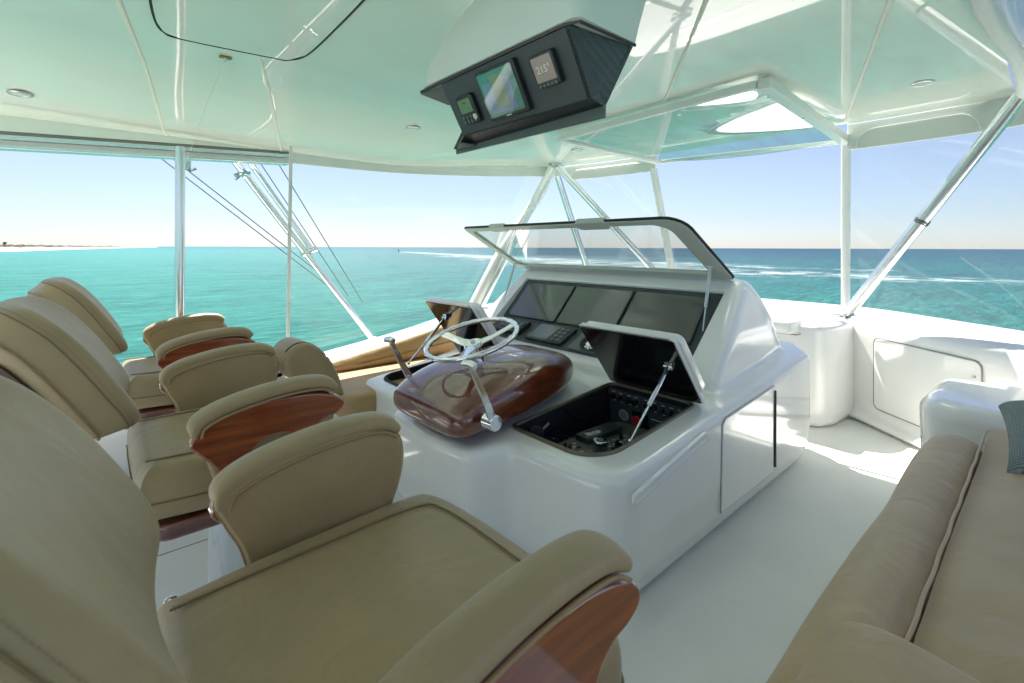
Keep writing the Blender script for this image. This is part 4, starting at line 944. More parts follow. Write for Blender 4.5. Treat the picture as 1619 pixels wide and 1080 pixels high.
# hatch lids (bi-fold: two leaves joined by a piano hinge)
def lid(y0, y1, hx, hz, tx, tz, name, lb, lining, strutpts, fold=(0.19, -0.24)):
    a0 = Vector((hx, y0, hz)); up = Vector((tx - hx, 0, tz - hz)); L = up.length; up.normalize(); nrm = Vector((-up.z, 0, up.x)) * -1  # facing aft/down
    nrm = Vector((-abs(up.z), 0, -abs(up.x)))
    F = FR(a0, (0, 1, 0), up, nrm); W_ = y1 - y0
    bm = BM(); prism(bm, rrect(0, 0, W_, L, 0.012, 3), F, -0.022, 0.0); lf = obj(name, bm, GEL, hc, bevel=0.003, label=lb)
    bm = BM(); prism(bm, rrect(0.006, 0.006, W_ - .006, L - .006, 0.01, 3), F, 0.0005, 0.005); obj('lining', bm, lining, lf)
    # second leaf folded behind
    top = a0 + up * L; d2 = Vector((fold[0], 0, fold[1])).normalized(); L2 = Vector((fold[0], 0, fold[1])).length
    n2 = Vector((-d2.z, 0, d2.x))
    F2 = FR(top + Vector((0.035, 0, 0.0)), (0, 1, 0), d2, n2)
    bm = BM(); prism(bm, rrect(-0.012, -0.01, W_ + 0.0, L2, 0.03, 4), F2, -0.012, 0.022); obj('rear_leaf', bm, GEL, lf, bevel=0.006)
    # piano hinge strip along the top
    Fh = FR(top + Vector((0, 0, 0.0)), (0, 1, 0), Vector((1, 0, 0.12)).normalized(), Vector((-.12, 0, 1)).normalized())
    bm = BM(); prism(bm, rrect(0.02, -0.006, W_ - .004, 0.034, 0.002, 2), Fh, 0.0, 0.004); hg = obj('hinge_strip', bm, SATIN, lf)
    bm = BM(); tube(bm, [top + Vector((-.004, .02, 0.003)), top + Vector((-.004, W_ - .01, 0.003))], 0.005, 8); obj('hinge_knuckle', bm, SATIN, lf)
    for k in range(8):
        bm = BM(); c0 = Fh(0.035 + (W_ - .06) * k / 7, 0.018, 0.004); cyl(bm, c0, c0 + Vector((0, 0, .0015)), 0.004, seg=10); obj('screw', bm, GREYF, lf)
    s0, s1 = Vector(strutpts[0]), Vector(strutpts[1])
    bm = BM(); tube(bm, [s0, s0.lerp(s1, 0.55)], 0.0085, 12); tube(bm, [s0.lerp(s1, 0.5), s1], 0.0038, 8); bmesh.ops.create_icosphere(bm, subdivisions=2, radius=0.010, matrix=Matrix.Translation(s1)); obj('gas_strut', bm, CHROME, lf)
    bm = BM(); q = s0; box(bm, q - Vector((.004, .016, .012)), q + Vector((.018, .016, .022))); cyl(bm, q + Vector((0, -.02, 0)), q + Vector((0, .02, 0)), 0.009, seg=12); obj('strut_bracket', bm, CHROME, lf, bevel=0.003)
BLACKL = simple('lid_lining_black', (0.010, 0.010, 0.011), 0.12, coat=0.3)
lid(0.955, 1.425, 1.90, 0.508, 1.665, 0.80, 'hatch_lid', 'black-lined lid standing open over the right well', BLACKL, ((1.752, 1.03, 0.672), (1.45, 1.0, 0.462)))
lid(1.96, 2.41, 1.72, 0.495, 1.46, 0.845, 'hatch_lid', 'smaller lid open at the left behind the wheel', BLACKL, ((1.50, 2.26, 0.755), (1.25, 2.22, 0.55)), fold=(0.22, -0.30))

# dash
dy0, dy1 = 1.142, 2.638
Fd = FR((2.25, dy1, 0.643), (0, -1, 0), Vector((0.25, 0, 0.26)).normalized(), Vector((-0.26, 0, 0.25)).normalized())
DW = dy1 - dy0; DH = math.hypot(.25, .26)
bm = BM(); prism(bm, rrect(0.0, 0.0, DW, DH + .01, 0.03, 4), Fd, 0.001, 0.010); dash = obj('dash_panel', bm, PANEL, hc, bevel=0.002)
sw = (DW - 0.10) / 3
for k in range(3):
    u0 = 0.05 + k * sw; u1 = u0 + sw - 0.014
    bm = BM(); prism(bm, rrect(u0, 0.02, u1, DH - .03, 0.012, 3), Fd, 0.010, 0.020); fr_ = obj('monitor', bm, BLK, hc, bevel=0.002)
    bm = BM(); prism(bm, rrect(u0 + .008, 0.028, u1 - .008, DH - .038, 0.008, 3), Fd, 0.0202, 0.0215); obj('screen', bm, SCREEN, fr_)
# lower instrument strip
l0, l1 = Vector((2.062, dy1, 0.556)), Vector((2.25, dy1, 0.643)); lu = (l1 - l0).normalized(); LL = (l1 - l0).length; ln_ = Vector((-lu.z, 0, lu.x))
Fl = FR(l0, (0, -1, 0), lu, ln_)
bm = BM(); prism(bm, rrect(0.0, 0.0, DW, LL, 0.015, 3), Fl, 0.001, 0.008); low = obj('instrument_panel', bm, PANEL, hc, bevel=0.002)
def lowplate(*a, **k): return plate(*a, F=Fl, **k)
# chart display, left; square grey screen; round well for the sounder
ins = lowplate('switch_block', 0.10, 0.04, 0.34, 0.17, 0.008, 0.04, BLK, hc)
for k in range(5): lowplate('rocker', 0.12 + k * .042, 0.07, 0.15 + k * .042, 0.14, 0.040, 0.046, GREYF, ins, 0.001)
ins = lowplate('plotter', 0.42, 0.02, 0.72, 0.19, 0.008, 0.028, BLK, hc)
lowplate('screen', 0.435, 0.035, 0.60, 0.18, 0.0282, 0.029, simple('plotter_screen', (0.13, 0.14, 0.115), 0.12, coat=.4), ins, 0.0)
for r_ in range(4):
    for c in range(2): lowplate('key', 0.625 + c * .042, 0.035 + r_ * .035, 0.655 + c * .042, 0.060 + r_ * .035, 0.028, 0.033, GREYF, ins, 0.001)
ins = lowplate('compass_mount', 0.78, 0.01, 1.06, 0.20, 0.008, 0.020, GREYF, hc)
bm = BM(); tube(bm, [Fl(0.92 + 0.088 * math.cos(a_), 0.100 + 0.083 * math.sin(a_), 0.022) for a_ in [2 * PI * k / 36 for k in range(36)]], 0.005, 8, closed=True); obj('ring', bm, BLK, ins)
bm = BM(); cyl(bm, Fl(0.92, 0.10, 0.0195), Fl(0.92, 0.10, 0.022), 0.086, seg=36); obj('bowl', bm, RUB, ins)
bm = BM(); cyl(bm, Fl(0.93, 0.06, 0.022), Fl(0.93, 0.06, 0.045), 0.034, 0.028, seg=20)
for k in range(8):
    a_ = 2 * PI * k / 8; c0 = Fl(0.93 + .034 * math.cos(a_), 0.06 + .034 * math.sin(a_), 0.03); bmesh.ops.create_icosphere(bm, subdivisions=1, radius=0.008, matrix=Matrix.Translation(c0))
obj('dial', bm, CHROME, ins)
lowplate('maker_mark', 0.87, 0.188, 0.96, 0.194, 0.020, 0.0208, LBL, ins, 0.0)
ins = lowplate('speaker_plate', 1.10, 0.03, 1.40, 0.18, 0.008, 0.016, GREYF, hc)
for k in range(5): lowplate('slot', 1.12 + k * .03, 0.05, 1.128 + k * .03, 0.15, 0.016, 0.0175, BLK, ins, 0.0)

# glass lid over the dash
ha, hb = Vector((2.565, 1.125, 0.992)), Vector((2.565, 2.80, 0.992)); top = Vector((2.02, 0, 1.290)); up = Vector((2.02 - 2.565, 0, 0.298)); LH = up.length; up.normalize()
Fg = FR(hb, (0, -1, 0), up, Vector((-up.z, 0, up.x)).normalized() * -1)
LW = (hb - ha).length
ol = rrect(0, 0, LW, LH, 0.03, 5, rs=(0.03, 0.10, 0.03, 0.05)); il = rrect(0.055, 0.062, LW - .095, LH - .04, 0.05, 5, rs=(0.03, 0.09, 0.02, 0.06))
def ringframe(ol, il, F, a, b):
    bm = BM(); loft(bm, [[F(u, v, a) for u, v in ol], [F(u, v, b) for u, v in ol], [F(u, v, b) for u, v in il], [F(u, v, a) for u, v in il]], closed=True); return bm
gl = obj('glass_lid', ringframe(ol, il, Fg, -0.012, 0.012), simple('lid_frame', (0.50, 0.53, 0.49), 0.35), hc, bevel=0.003, label='pale frame of the raised clear lid')
bm = BM(); tube(bm, [Fg(u, v, 0.0) for u, v in [((u - LW / 2) * 1.004 + LW / 2, (v - LH / 2) * 1.008 + LH / 2) for u, v in ol]], 0.007, 8, closed=True); obj('edge_gasket', bm, RUB, gl)
bm = BM(); prism(bm, rrect(0.05, 0.055, LW - .09, LH - .035, .02, 3), Fg, -0.002, 0.002); obj('pane', bm, LIDG, gl)
bm = BM(); prism(bm, rrect(LW * 0.62, LH - 0.06, LW * 0.75, LH + 0.012, 0.025, 4), Fg, -0.016, 0.016); obj('handle_tab', bm, simple('lid_frame2', (0.50, 0.53, 0.49), 0.35), gl, bevel=0.003)
bm = BM(); prism(bm, rrect(LW * 0.17, LH - 0.05, LW * 0.27, LH + 0.012, 0.02, 4), Fg, -0.014, 0.014); obj('handle_tab', bm, MATS['lid_frame2'], gl, bevel=0.003)
for (s0, s1) in (((2.43, 1.19, 1.045), (2.30, 1.172, 0.655)), ((2.45, 2.735, 1.03), (2.24, 2.665, 0.66))):
    s0, s1 = Vector(s0), Vector(s1)
    bm = BM(); tube(bm, [s0, s0.lerp(s1, 0.5)], 0.0085, 12); tube(bm, [s0.lerp(s1, 0.45), s1], 0.004, 8); obj('gas_strut', bm, SATIN, gl)
    bm = BM(); bmesh.ops.create_icosphere(bm, subdivisions=2, radius=0.012, matrix=Matrix.Translation(s0)); box(bm, s0 - Vector((.01, .02, -.005)), s0 + Vector((.03, .02, .02))); box(bm, s1 - Vector((.012, .012, .01)), s1 + Vector((.012, .012, .01))); obj('strut_bracket', bm, SATIN, gl, bevel=0.002)

# side door, grab rail moulding, small forward panel
ys = 0.868
def sidefn(y): return lambda u, v, q: Vector((u, y - q, v))
sd = [(1.845, 0.075), (2.375, 0.075), (2.375, 0.50), (2.335, 0.505), (1.905, 0.478), (1.845, 0.45)]
bm = BM(); prism(bm, [(1.862, 0.115), (2.385, 0.115), (2.392, 0.508), (1.90, 0.473), (1.875, 0.455)], sidefn(0.866), -0.02, 0.004); sdo = obj('side_door', bm, GEL, hc, bevel=0.002)
bm = BM(); tube(bm, [Vector((u, 0.866, v)) for u, v in ((1.858, 0.112), (2.388, 0.112), (2.396, 0.514), (1.895, 0.478), (1.869, 0.455))], 0.0013, 6, closed=True); obj('door_gap', bm, GAP, sdo)
bm = BM(); box(bm, (2.394, 0.855, 0.135), (2.399, 0.868, 0.490)); obj('hinge', bm, simple('hinge_dark', (0.10, 0.08, 0.07), 0.5), sdo)
Fm = FR((1.25, 0.862, 0.348), Vector((0.49, 0, 0.088)).normalized(), Vector((-0.088, 0, 0.49)).normalized(), (0, -1, 0))
bm = BM(); loft(bm, [[Fm(u, v, -0.01) for u, v in rrect(0, 0, 0.50, 0.045, 0.02, 5)], [Fm(u, v, 0.009) for u, v in rrect(0.004, 0.003, 0.496, 0.040, 0.019, 5)], [Fm(u, v, 0.014) for u, v in rrect(0.012, 0.008, 0.488, 0.034, 0.013, 5)], [Fm(u, v, 0.004) for u, v in rrect(0.03, 0.017, 0.478, 0.033, 0.008, 5)]]); obj('grab_moulding', bm, GEL, hc, sub=1)
bm = BM(); Fp = FR((2.99, 0.945, 0.18), Vector((0.22, 0.16, 0)).normalized(), (0, 0, 1), Vector((0.16, -0.22, 0)).normalized())
prism(bm, rrect(0, 0, 0.2, 0.30, 0.02, 4, rs=(.02, .08, .02, .02)), Fp, -0.02, 0.012); obj('corner_panel', bm, GEL, hc, bevel=0.004)

# wooden helm pod
pod = thing('helm_pod', 'glossy varnished wooden pod carrying the steering wheel on the white console', 'helm pod', (1.35, 1.6, 0.46))
bm = BM(); rg = []
secs = [(0.905, 1.60, 0.235, 0.455, 0.085), (0.925, 1.60, 0.29, 0.43, 0.135), (0.965, 1.60, 0.315, 0.43, 0.165), (1.05, 1.605, 0.322, 0.44, 0.20), (1.18, 1.61, 0.318, 0.445, 0.228), (1.32, 1.62, 0.305, 0.455, 0.235), (1.46, 1.63, 0.285, 0.465, 0.222), (1.58, 1.64, 0.255, 0.475, 0.195), (1.68, 1.65, 0.21, 0.485, 0.155), (1.745, 1.66, 0.15, 0.49, 0.10), (1.775, 1.665, 0.07, 0.495, 0.05)]
for x, cy, hw, zb, h in secs:
    ring = []; hw *= 0.83; cy += 0.015; zb += 0.035; h *= 0.84; x = 0.95 + (x - 0.905) * 0.98
    for k in range(40):
        a_ = 2 * PI * k / 40; c, s = math.cos(a_), math.sin(a_)
        y = cy + hw * (abs(c) ** 0.50) * (1 if c >= 0 else -1)
        if s >= 0: z = zb + 0.045 + (h - 0.045) * (abs(s) ** 0.66)
        else: z = zb + 0.045 - 0.045 * (abs(s) ** 0.6)
        tiltx = x - (0.02 if s > 0 else 0) * 0
        ring.append(Vector((tiltx, y, z)))
    rg.append(ring)
loft(bm, rg); obj('cowl', bm, WOOD, pod, sub=2)
# steering wheel
wc = Vector((1.195, 1.60, 0.775)); wn_ = Vector((-0.30, 0.0, 0.954)).normalized(); wu = Vector((0, 1, 0)); wv = wn_.cross(wu).normalized()
Fw = FR(wc, wu, wv, wn_)
bm = BM(); tube(bm, [Fw(0.192 * math.cos(2 * PI * k / 72), 0.192 * math.sin(2 * PI * k / 72), 0) for k in range(72)], [0.0105 + 0.0012 * math.sin(k * PI / 1.5) for k in range(72)], 14, closed=True); whl = obj('steering_wheel', bm, CHROME, pod)
bm = BM()
for k in range(3):
    a_ = R(90 + 120 * k + 35); c, s = math.cos(a_), math.sin(a_); rg = []
    for r_, w_, z_ in ((0.02, 0.030, -0.028), (0.08, 0.022, -0.024), (0.14, 0.019, -0.012), (0.190, 0.024, -0.001)):
        rg.append([Fw(r_ * c - q * s, r_ * s + q * c, z_ + zz) for q, zz in ((-w_, -.002), (0, -.006), (w_, -.002), (w_, .002), (0, .006), (-w_, .002))])
    loft(bm, rg)
cyl(bm, Fw(0, 0, -0.034), Fw(0, 0, -0.018), 0.042, 0.036, 28)
obj('spokes', bm, CHROME, whl, bevel=0.0015)
bm = BM(); cyl(bm, Fw(0, 0, -0.018), Fw(0, 0, -0.012), 0.010, seg=16); obj('hub_nut', bm, SATIN, whl)
bm = BM(); cyl(bm, Fw(0, 0, -0.034), Fw(0, 0, -0.14), 0.026, 0.034, 24); obj('column', bm, CHROME, pod)
def lever(b0, t0, side):
    b0, t0 = Vector(b0), Vector(t0)
    bm = BM(); cyl(bm, b0 - Vector((0, side * 0.03, 0)), b0 + Vector((0, side * 0.022, 0)), 0.030, 0.027, 28); lv = obj('control_lever', bm, CHROME, pod, bevel=0.003)
    bm = BM(); P = [b0 + Vector((0, side * .008, 0)), b0.lerp(t0, 0.5) + Vector((0, side * .010, 0)), t0]
    d = (t0 - b0).normalized(); sdv = d.cross(Vector((0, 1, 0))).normalized(); rg = []
    for p, w_ in ((P[0], 0.017), (P[1], 0.013), (P[2], 0.010)):
        rg.append([p + sdv * a_ + Vector((0, b_3, 0)) for a_, b_3 in ((-w_, -.006), (w_, -.006), (w_, .006), (-w_, .006))])
    loft(bm, rg); obj('arm', bm, CHROME, lv, bevel=0.004)
    bm = BM(); tube(bm, [t0 + Vector((-.006, 0.034, 0)), t0 + Vector((0, 0.0, 0.004)), t0 + Vector((-.0, -0.026, 0))], [0.013, 0.015, 0.013], 16); obj('grip', bm, CHROME, lv, bevel=0.004)
lever((1.055, 1.292, 0.545), (0.955, 1.285, 0.757), -1)
lever((1.10, 1.915, 0.545), (0.99, 1.915, 0.745), 1)

# ================================================================== HELM CHAIRS
chair = thing('helm_chair', 'nearest helm chair, tan upholstery and glossy wooden arms, in the foreground', 'chair', (0.25, 0.665, 0), 'helm chairs in a row')
cy = 0.665
# seat cushion
so_ = [tuple(p[:2]) for p in smoothcurve([(0.075, cy - 0.19, 0), (0.075, cy + 0.19, 0), (0.10, cy + 0.235, 0), (0.30, cy + 0.262, 0), (0.50, cy + 0.272, 0), (0.575, cy + 0.255, 0), (0.618, cy + 0.17, 0), (0.63, cy, 0), (0.618, cy - 0.17, 0), (0.575, cy - 0.255, 0), (0.50, cy - 0.272, 0), (0.30, cy - 0.262, 0), (0.10, cy - 0.235, 0)], 5, closed=True)]
def seatfn(u, v, q):
    f = sm((u - 0.50) / 0.14); return Vector((u, v, 0.490 + q * 1.0 - 0.035 * f * f - 0.012 * sm((u - .1) / .3) * (1 - f) * (1 - ((v - cy) / .27) ** 2)))
bm = BM(); cushion(bm, so_, seatfn, 0.135, 0.045, 0.006, step=0.025, rseg=5); seat = obj('seat', bm, TAN, chair, sub=1)
bm = BM(); sp_ = smoothcurve([(0.09, cy + 0.175, 0), (0.3, cy + 0.192, 0), (0.50, cy + 0.195, 0), (0.545, cy + 0.15, 0), (0.555, cy, 0), (0.545, cy - 0.15, 0), (0.50, cy - 0.195, 0), (0.3, cy - 0.192, 0), (0.09, cy - 0.175, 0)], 8)
tube(bm, [seatfn(p.x, p.y, 0.1380) for p in sp_], 0.0018, 6); obj('seam', bm, SEAM, seat)
bm = BM(); tube(bm, [seatfn(x, y, 0.055) for x, y in [(cy_[0] + (cy_[0] - 0.35) * 0.004, cy_[1] + (cy_[1] - cy) * 0.004) for cy_ in so_]], 0.0022, 6, closed=True); obj('side_seam', bm, SEAM, seat)
bm = BM(); prism(bm, rrect(0.10, cy - 0.22, 0.52, cy + 0.22, 0.04, 4), lambda u, v, q: Vector((u, v, q)), 0.435, 0.480); obj('seat_base', bm, WOOD, chair, bevel=0.012)
# backrest: warped cushion; side profile leans back and curls
bp_ = smoothcurve([(0.060, 0, 0.605), (0.098, 0, 0.665), (0.112, 0, 0.73), (0.094, 0, 0.785), (0.062, 0, 0.84), (0.018, 0, 0.912), (-0.035, 0, 0.985), (-0.105, 0, 1.06), (-0.135, 0, 1.088)], 8)
bl = [0]
for a0, b0 in zip(bp_, bp_[1:]): bl.append(bl[-1] + (b0 - a0).length)
BLN = bl[-1]
def backpt(s):
    s = max(0, min(BLN, s))
    for i in range(len(bl) - 1):
        if s <= bl[i + 1]:
            t_ = (s - bl[i]) / (bl[i + 1] - bl[i]); p = bp_[i].lerp(bp_[i + 1], t_); break
    else: p = bp_[-1]; i = len(bl) - 2
    d = (bp_[min(i + 2, len(bp_) - 1)] - bp_[max(i - 1, 0)]).normalized(); return p, Vector((d.z, 0, -d.x))
def backfn(u, v, q):
    p, nn = backpt(v); wing = 0.0
    return Vector((p.x, cy + u, p.z)) + nn * (q - 0.134 - 0.034 * max(0, 1 - (u / 0.228) ** 2))
bo_ = [(0.0, 0.118), (0.10, 0.112), (0.17, 0.12), (0.215, 0.17), (0.228, 0.27), (0.224, 0.38), (0.204, 0.465), (0.15, 0.515), (0.0, 0.535)]
bo_ = [(a_ * 1.05, b_5 + 0.022 * sm((b_5 - 0.25) / 0.28)) for a_, b_5 in bo_]
bo = [tuple(p[:2]) for p in smoothcurve([(a_, b_5, 0) for a_, b_5 in bo_] + [(-a_, b_5, 0) for a_, b_5 in bo_[-2:0:-1]], 4, closed=True)]
bm = BM(); cushion(bm, bo, backfn, 0.118, 0.040, 0.004, 0.0, step=0.025, rseg=5); back = obj('backrest', bm, TAN, chair, sub=1)
for q in (0.026,):
    bm = BM(); tube(bm, [backfn(u * 1.0, v, q) for u, v in [(u + (0.0015 if u > 0 else -0.0015), v) for u, v in bo]], 0.0024, 6, closed=True); obj('piping', bm, PIPE, back)
bm = BM(); ins_ = [(u * 0.78, 0.27 + (v - 0.27) * 0.86) for u, v in bo]
tube(bm, [backfn(u + (0.0006 if u > 0 else -.0006), v, 0.080) for u, v in bo], 0.0016, 6, closed=True); obj('seam', bm, SEAM, back)
bm = BM(); cushion(bm, [(u * 0.93, 0.02 + v * 0.93) for u, v in bo], lambda u, v, q: backfn(u, v, q - 0.022), 0.022, 0.008, step=0.04, rseg=2); obj('back_shell', bm, WOOD, chair)
for s in (-0.12, 0.12):
    bm = BM(); tube(bm, smoothcurve([(0.10, cy + s, 0.46), (0.03, cy + s, 0.50), (-0.03, cy + s, 0.62), (-0.05, cy + s, 0.76)], 5), 0.013, 10); obj('back_hinge', bm, CHROME, chair)
def stitches(path, nm_par, gap=0.006, ln=0.0035, rr=0.0007):
    bm = BM(); acc = 0
    for a_, b_6 in zip(path, path[1:]):
        L_ = (b_6 - a_).length
        if L_ < 1e-6: continue
        d_ = (b_6 - a_) / L_; q_ = -acc
        while q_ + gap <= L_:
            q_ += gap; tube(bm, [a_ + d_ * (q_ - ln / 2), a_ + d_ * (q_ + ln / 2)], rr, 4)
        acc = L_ - q_
    return obj('stitching', bm, THREAD, nm_par, kind='stuff')
THREAD = simple('stitch_thread', (0.30, 0.22, 0.12), 0.7)
stitches([backfn(u * 0.992, v, 0.0905) for u, v in [(a_, 0.31 + (b_7 - .31) * .992) for a_, b_7 in bo] + [bo[0]]], back)
stitches([seatfn(p.x, cy + (p.y - cy) * .965, 0.1388) for p in sp_], seat)
stitches([seatfn(p.x, cy + (p.y - cy) * 1.035, 0.1380) for p in sp_], seat)
# arms
TOP = [(0.155, 0.705), (0.165, 0.738), (0.20, 0.762), (0.26, 0.780), (0.34, 0.793), (0.42, 0.797), (0.475, 0.790), (0.512, 0.768)]
topc = [tuple(p[:2]) for p in smoothcurve([(x, z, 0) for x, z in TOP], 5)]
def offc(c, d):
    out = []
    for i, p in enumerate(c):
        a0 = Vector(c[max(i - 1, 0)]); b0 = Vector(c[min(i + 1, len(c) - 1)]); t_ = (b0 - a0).normalized(); out.append((p[0] + t_.y * d, p[1] - t_.x * d))
    return out
def arm(side):
    s = side   # +1 port, -1 starboard
    yi, yo = cy + s * 0.258, cy + s * 0.325
    # padded top: swept rounded rectangle
    bm = BM(); rg = []
    n_ = len(topc); hi = topc; lo = offc(topc, 0.028)
    for i in range(n_):
        h0, l0_ = Vector(hi[i]), Vector(lo[i]); k = min(1, 0.55 + 0.45 * min(i, n_ - 1 - i) / 3.0)
        c0 = (h0 + l0_) / 2; h0 = c0 + (h0 - c0) * k; l0_ = c0 + (l0_ - c0) * k
        ym = (yi + yo) / 2; hw = (yo - yi) / 2 * (0.90 + 0.1 * k)
        sec = []
        for a_ in range(16):
            an = 2 * PI * a_ / 16; cc, ss = math.cos(an), math.sin(an)
            cc = abs(cc) ** 0.5 * (1 if cc >= 0 else -1); ss = abs(ss) ** 0.55 * (1 if ss >= 0 else -1)
            p = c0 + (h0 - c0) * ss * (1.0 if ss < 0 else 1.0); crown = 0.006 * (1 - cc * cc) if ss > 0 else 0
            sec.append(Vector((p.x, ym + hw * cc, p.y + crown)))
        rg.append(sec)
    loft(bm, rg); pad = obj('armrest_pad', bm, TAN, chair, sub=1)
    for yy, nm in ((yi - s * 0.002, 'piping'), (yo + s * 0.001, 'piping')):
        bm = BM(); c2 = offc(topc, 0.027 if nm else 0)[1:-1]; tube(bm, [Vector((x, yy, z)) for x, z in c2], 0.0032, 6); obj(nm, bm, PIPE, pad)
    # upholstered inner panel
    ip = [(0.162, 0.722), (0.20, 0.752), (0.26, 0.772), (0.34, 0.782), (0.42, 0.782), (0.47, 0.770), (0.503, 0.745), (0.512, 0.70), (0.503, 0.65), (0.485, 0.605), (0.475, 0.56), (0.23, 0.545), (0.215, 0.58), (0.20, 0.63), (0.178, 0.675)]
    ip = [tuple(p[:2]) for p in smoothcurve([(x, z, 0) for x, z in ip], 4, closed=True)]
    bm = BM(); cushion(bm, ip, lambda u, v, q: Vector((u, yi + s * (0.030 - q), v)), 0.030, 0.012, 0.006, step=0.02, rseg=3); pn = obj('inner_panel', bm, TAN, chair)
    bm = BM(); tube(bm, [Vector((x, yi + s * 0.012, z)) for x, z in ip], 0.003, 6, closed=True); obj('piping', bm, PIPE, pn)
    # wooden outer rail with arched opening
    w0 = [(0.160, 0.690), (0.185, 0.730), (0.24, 0.750), (0.32, 0.762), (0.41, 0.763), (0.46, 0.756), (0.50, 0.742), (0.522, 0.722), (0.520, 0.704), (0.498, 0.690), (0.462, 0.680), (0.436, 0.650), (0.428, 0.58), (0.428, 0.50), (0.405, 0.47), (0.388, 0.50), (0.398, 0.58), (0.395, 0.640), (0.37, 0.668), (0.325, 0.668), (0.292, 0.645), (0.278, 0.60), (0.272, 0.53), (0.25, 0.50), (0.228, 0.52), (0.226, 0.580), (0.210, 0.625), (0.182, 0.660)]
    w1 = [tuple(p[:2]) for p in smoothcurve([(x, z, 0) for x, z in w0], 4, closed=True)]
    bm = BM(); prism(bm, w1, lambda u, v, q: Vector((u, yo + s * q, v)), -0.032, -0.003); obj('wood_arm', bm, WOOD2, chair, bevel=0.007, seg=4, ang=50)
arm(1); arm(-1)
# pedestal and footrest
bm = BM(); cyl(bm, (0.30, cy, 0.01), (0.30, cy, 0.44), 0.055, 0.05, 32); obj('pedestal', bm, CHROME, chair)
bm = BM(); cyl(bm, (0.30, cy, 0.0), (0.30, cy, 0.02), 0.15, 0.13, 36); obj('floor_flange', bm, GEL, chair, bevel=0.006)
bm = BM(); prism(bm, rrect(0.50, cy - 0.17, 0.62, cy + 0.17, 0.03, 4), lambda u, v, q: Vector((u, v, q)), 0.17, 0.20); obj('footrest', bm, WOOD, chair, bevel=0.008)
for s in (-0.11, 0.11):
    bm = BM(); tube(bm, [(0.33, cy + s, 0.36), (0.55, cy + s, 0.19)], 0.011, 10); obj('footrest_bar', bm, CHROME, chair)

c2 = copy_tree(chair); c2.location = (0.268, 1.635, 0); c2['label'] = 'middle helm chair, between the nearest chair and the one by the rail'
c3 = copy_tree(chair); c3.location = (0.296, 2.66, 0); c3['label'] = 'farthest helm chair, beside the upright metal pole'

# chrome deck fitting between chairs
t = thing('deck_fitting', 'short chrome cylinder standing between the nearest and middle chairs', 'fitting', (0.19, 1.75, 0))
bm = BM(); rg = []
for z, r_ in ((0.0, 0.026), (0.06, 0.026), (0.085, 0.024), (0.097, 0.016), (0.10, 0.004)): rg.append([Vector((0.19 + r_ * math.cos(2 * PI * k / 20), 1.75 + r_ * math.sin(2 * PI * k / 20), z)) for k in range(20)])
loft(bm, rg); obj('post', bm, CHROME, t); bm = BM(); cyl(bm, (0.19, 1.75, 0), (0.19, 1.75, 0.008), 0.045, seg=24); obj('collar', bm, CHROME, t)
# deck hatch seams
t = thing('deck_hatch', 'flush white deck hatch under the helm chairs, thin seam round it', 'hatch', (0.5, 1.7, 0))
bm = BM(); prism(bm, rrect(-0.3, 1.3, 0.42, 2.2, 0.03, 4), lambda u, v, q: Vector((u, v, q)), 0.0, 0.003); obj('panel', bm, DECK, t)
bm = BM(); tube(bm, [(x, y, 0.0015) for x, y in rrect(-0.3, 1.3, 0.42, 2.2, 0.03, 4)], 0.0035, 5, closed=True); obj('seam', bm, GAP, t)

# ================================================================== STARBOARD SETTEE
st = thing('settee', 'tan upholstered settee filling the lower right corner', 'settee', (1.6, 0, 0))
rnd = random.Random(11)
# front roll
bm = BM(); rg = []
XS = [0.70, 0.76, 0.85, 1.0, 1.2, 1.4, 1.6, 1.8, 2.0, 2.15, 2.27, 2.34, 2.385, 2.40]
for x in XS:
    k = 1.0
    if x > 2.27: k = max(0.15, math.sqrt(max(0, 1 - ((x - 2.27) / 0.132) ** 2)))
    if x < 0.76: k = 0.8
    yc = 0.175; wv_ = 0.004 * math.sin(x * 7) + 0.003 * math.sin(x * 19)
    prof = [(-0.015, 0.30), (-0.015, 0.478), (0.0, 0.492), (0.035, 0.512), (0.075, 0.512), (0.11, 0.495), (0.135, 0.46), (0.14, 0.40), (0.125, 0.33), (0.11, 0.27), (0.05, 0.26)]
    rg.append([Vector((x, yc + a_ + (wv_ if a_ > .05 else 0), 0.28 + (z_ - 0.28) * (k if z_ > .28 else 1) + wv_ * .5)) for a_, z_ in prof])
loft(bm, rg); obj('front_roll', bm, TAN2, st, sub=2)
# main cushion with soft wrinkles
bm = BM(); NX_, NY_ = 46, 22; gr = []
for i in range(NX_ + 1):
    x = 0.72 + (2.55 - 0.72) * i / NX_; row = []
    for j in range(NY_ + 1):
        y = 0.158 - (0.158 + 0.65) * j / NY_
        z = 0.488 + 0.020 * sm((0.158 - y) / 0.14) + 0.006 * math.sin(x * 5 + y * 4)
        for (wx, wy, an, L_, am, wd) in ((1.30, -0.02, 0.5, 0.16, 0.009, 0.02), (1.55, 0.0, 0.75, 0.14, -0.006, 0.016), (1.95, 0.02, 0.6, 0.18, 0.007, 0.022), (1.08, -0.05, 0.35, 0.2, 0.010, 0.028), (1.8, -0.1, -0.4, 0.2, 0.006, 0.03)):
            du, dv = x - wx, y - wy; c, s = math.cos(an + 1.2), math.sin(an + 1.2); a_ = du * c + dv * s; b_4 = -du * s + dv * c
            z += am * math.exp(-(b_4 / wd) ** 2 - (a_ / L_) ** 2)
        if i in (0, NX_): z -= 0.03
        if j == 0: z -= 0.006
        row.append(bm.verts.new((x, y, z)))
    gr.append(row)
for i in range(NX_):
    for j in range(NY_): bm.faces.new((gr[i][j], gr[i + 1][j], gr[i + 1][j + 1], gr[i][j + 1]))
g = bmesh.ops.extrude_face_region(bm, geom=bm.faces[:])
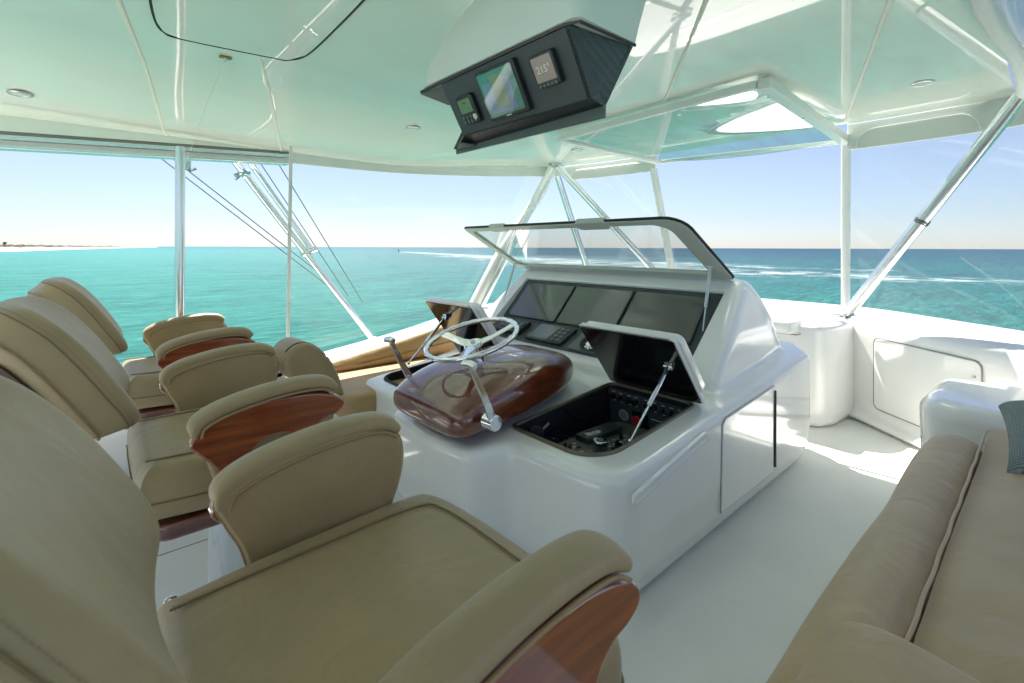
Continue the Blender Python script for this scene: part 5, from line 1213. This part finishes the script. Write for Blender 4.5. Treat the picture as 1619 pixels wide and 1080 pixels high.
for v in [e for e in g['geom'] if isinstance(e, bmesh.types.BMVert)]: v.co.z = 0.35
obj('seat_cushion', bm, TAN2, st, ang=60)
bm = BM(); tube(bm, [Vector((0.74 + (2.40 - 0.74) * k / 60, 0.161 + 0.0010 * math.sin(k * 0.9), 0.502)) for k in range(61)], 0.0038, 8); obj('piping', bm, PIPEL, st)
bm = BM(); prism(bm, rrect(0.72, -0.65, 2.5, 0.26, 0.04, 4), lambda u, v, q: Vector((u, v, q)), 0.0, 0.30); obj('base', bm, GEL, st, bevel=0.02)
# end bolster across the aft end
bo2 = [tuple(p[:2]) for p in smoothcurve([(0.262, 0.30, 0), (0.264, 0.45, 0), (0.245, 0.53, 0), (0.19, 0.565, 0), (0.08, 0.562, 0), (-0.2, 0.51, 0), (-0.5, 0.44, 0), (-0.5, 0.28, 0), (0.1, 0.26, 0)], 5, closed=True)]
bm = BM(); cushion(bm, bo2, lambda u, v, q: Vector((0.93 - q, u, v)), 0.20, 0.022, 0.006, 0.006, step=0.03, rseg=4); eb = obj('end_bolster', bm, TAN2, st, sub=1)
bm = BM(); tube(bm, [Vector((0.746, u * 1.0, v)) for u, v in bo2], 0.005, 8, closed=True); obj('piping', bm, PIPEL, eb)

# throw pillow
t = thing('throw_pillow', 'blue grey woven throw pillow on the settee at the right edge', 'pillow', (2.2, 0.0, 0.5))
bm = BM(); n_ = 18; gr1 = []; gr2 = []
c0 = Vector((2.20, -0.075, 0.575)); ax = Vector((0.95, 0.10, 0.30)).normalized(); ay = Vector((-0.05, -0.96, 0.15)).normalized(); az = ax.cross(ay).normalized(); az = az if az.z > 0 else -az
for i in range(n_ + 1):
    r1, r2 = [], []
    for j in range(n_ + 1):
        u, v = -1 + 2 * i / n_, -1 + 2 * j / n_
        pinch = 1 - 0.09 * (1 - u * u) * 1.0 * abs(v) ** 2 - 0.0; pinch2 = 1 - 0.09 * (1 - v * v) * abs(u) ** 2
        h = 0.07 * ((1 - u ** 4) * (1 - v ** 4)) ** 0.5
        b0 = c0 + ax * u * 0.20 * pinch2 + ay * v * 0.20 * pinch
        r1.append(b0 + az * h); r2.append(b0 - az * h)
    gr1.append(r1); gr2.append(r2)
A = [[bm.verts.new(p) for p in r_] for r_ in gr1]; B = [[bm.verts.new(p) for p in r_] for r_ in gr2]
for i in range(n_):
    for j in range(n_): bm.faces.new((A[i][j], A[i + 1][j], A[i + 1][j + 1], A[i][j + 1])); bm.faces.new((B[i][j], B[i][j + 1], B[i + 1][j + 1], B[i + 1][j]))
bmesh.ops.remove_doubles(bm, verts=bm.verts[:], dist=0.0005); obj('cover', bm, WEAVE, t, sub=1)
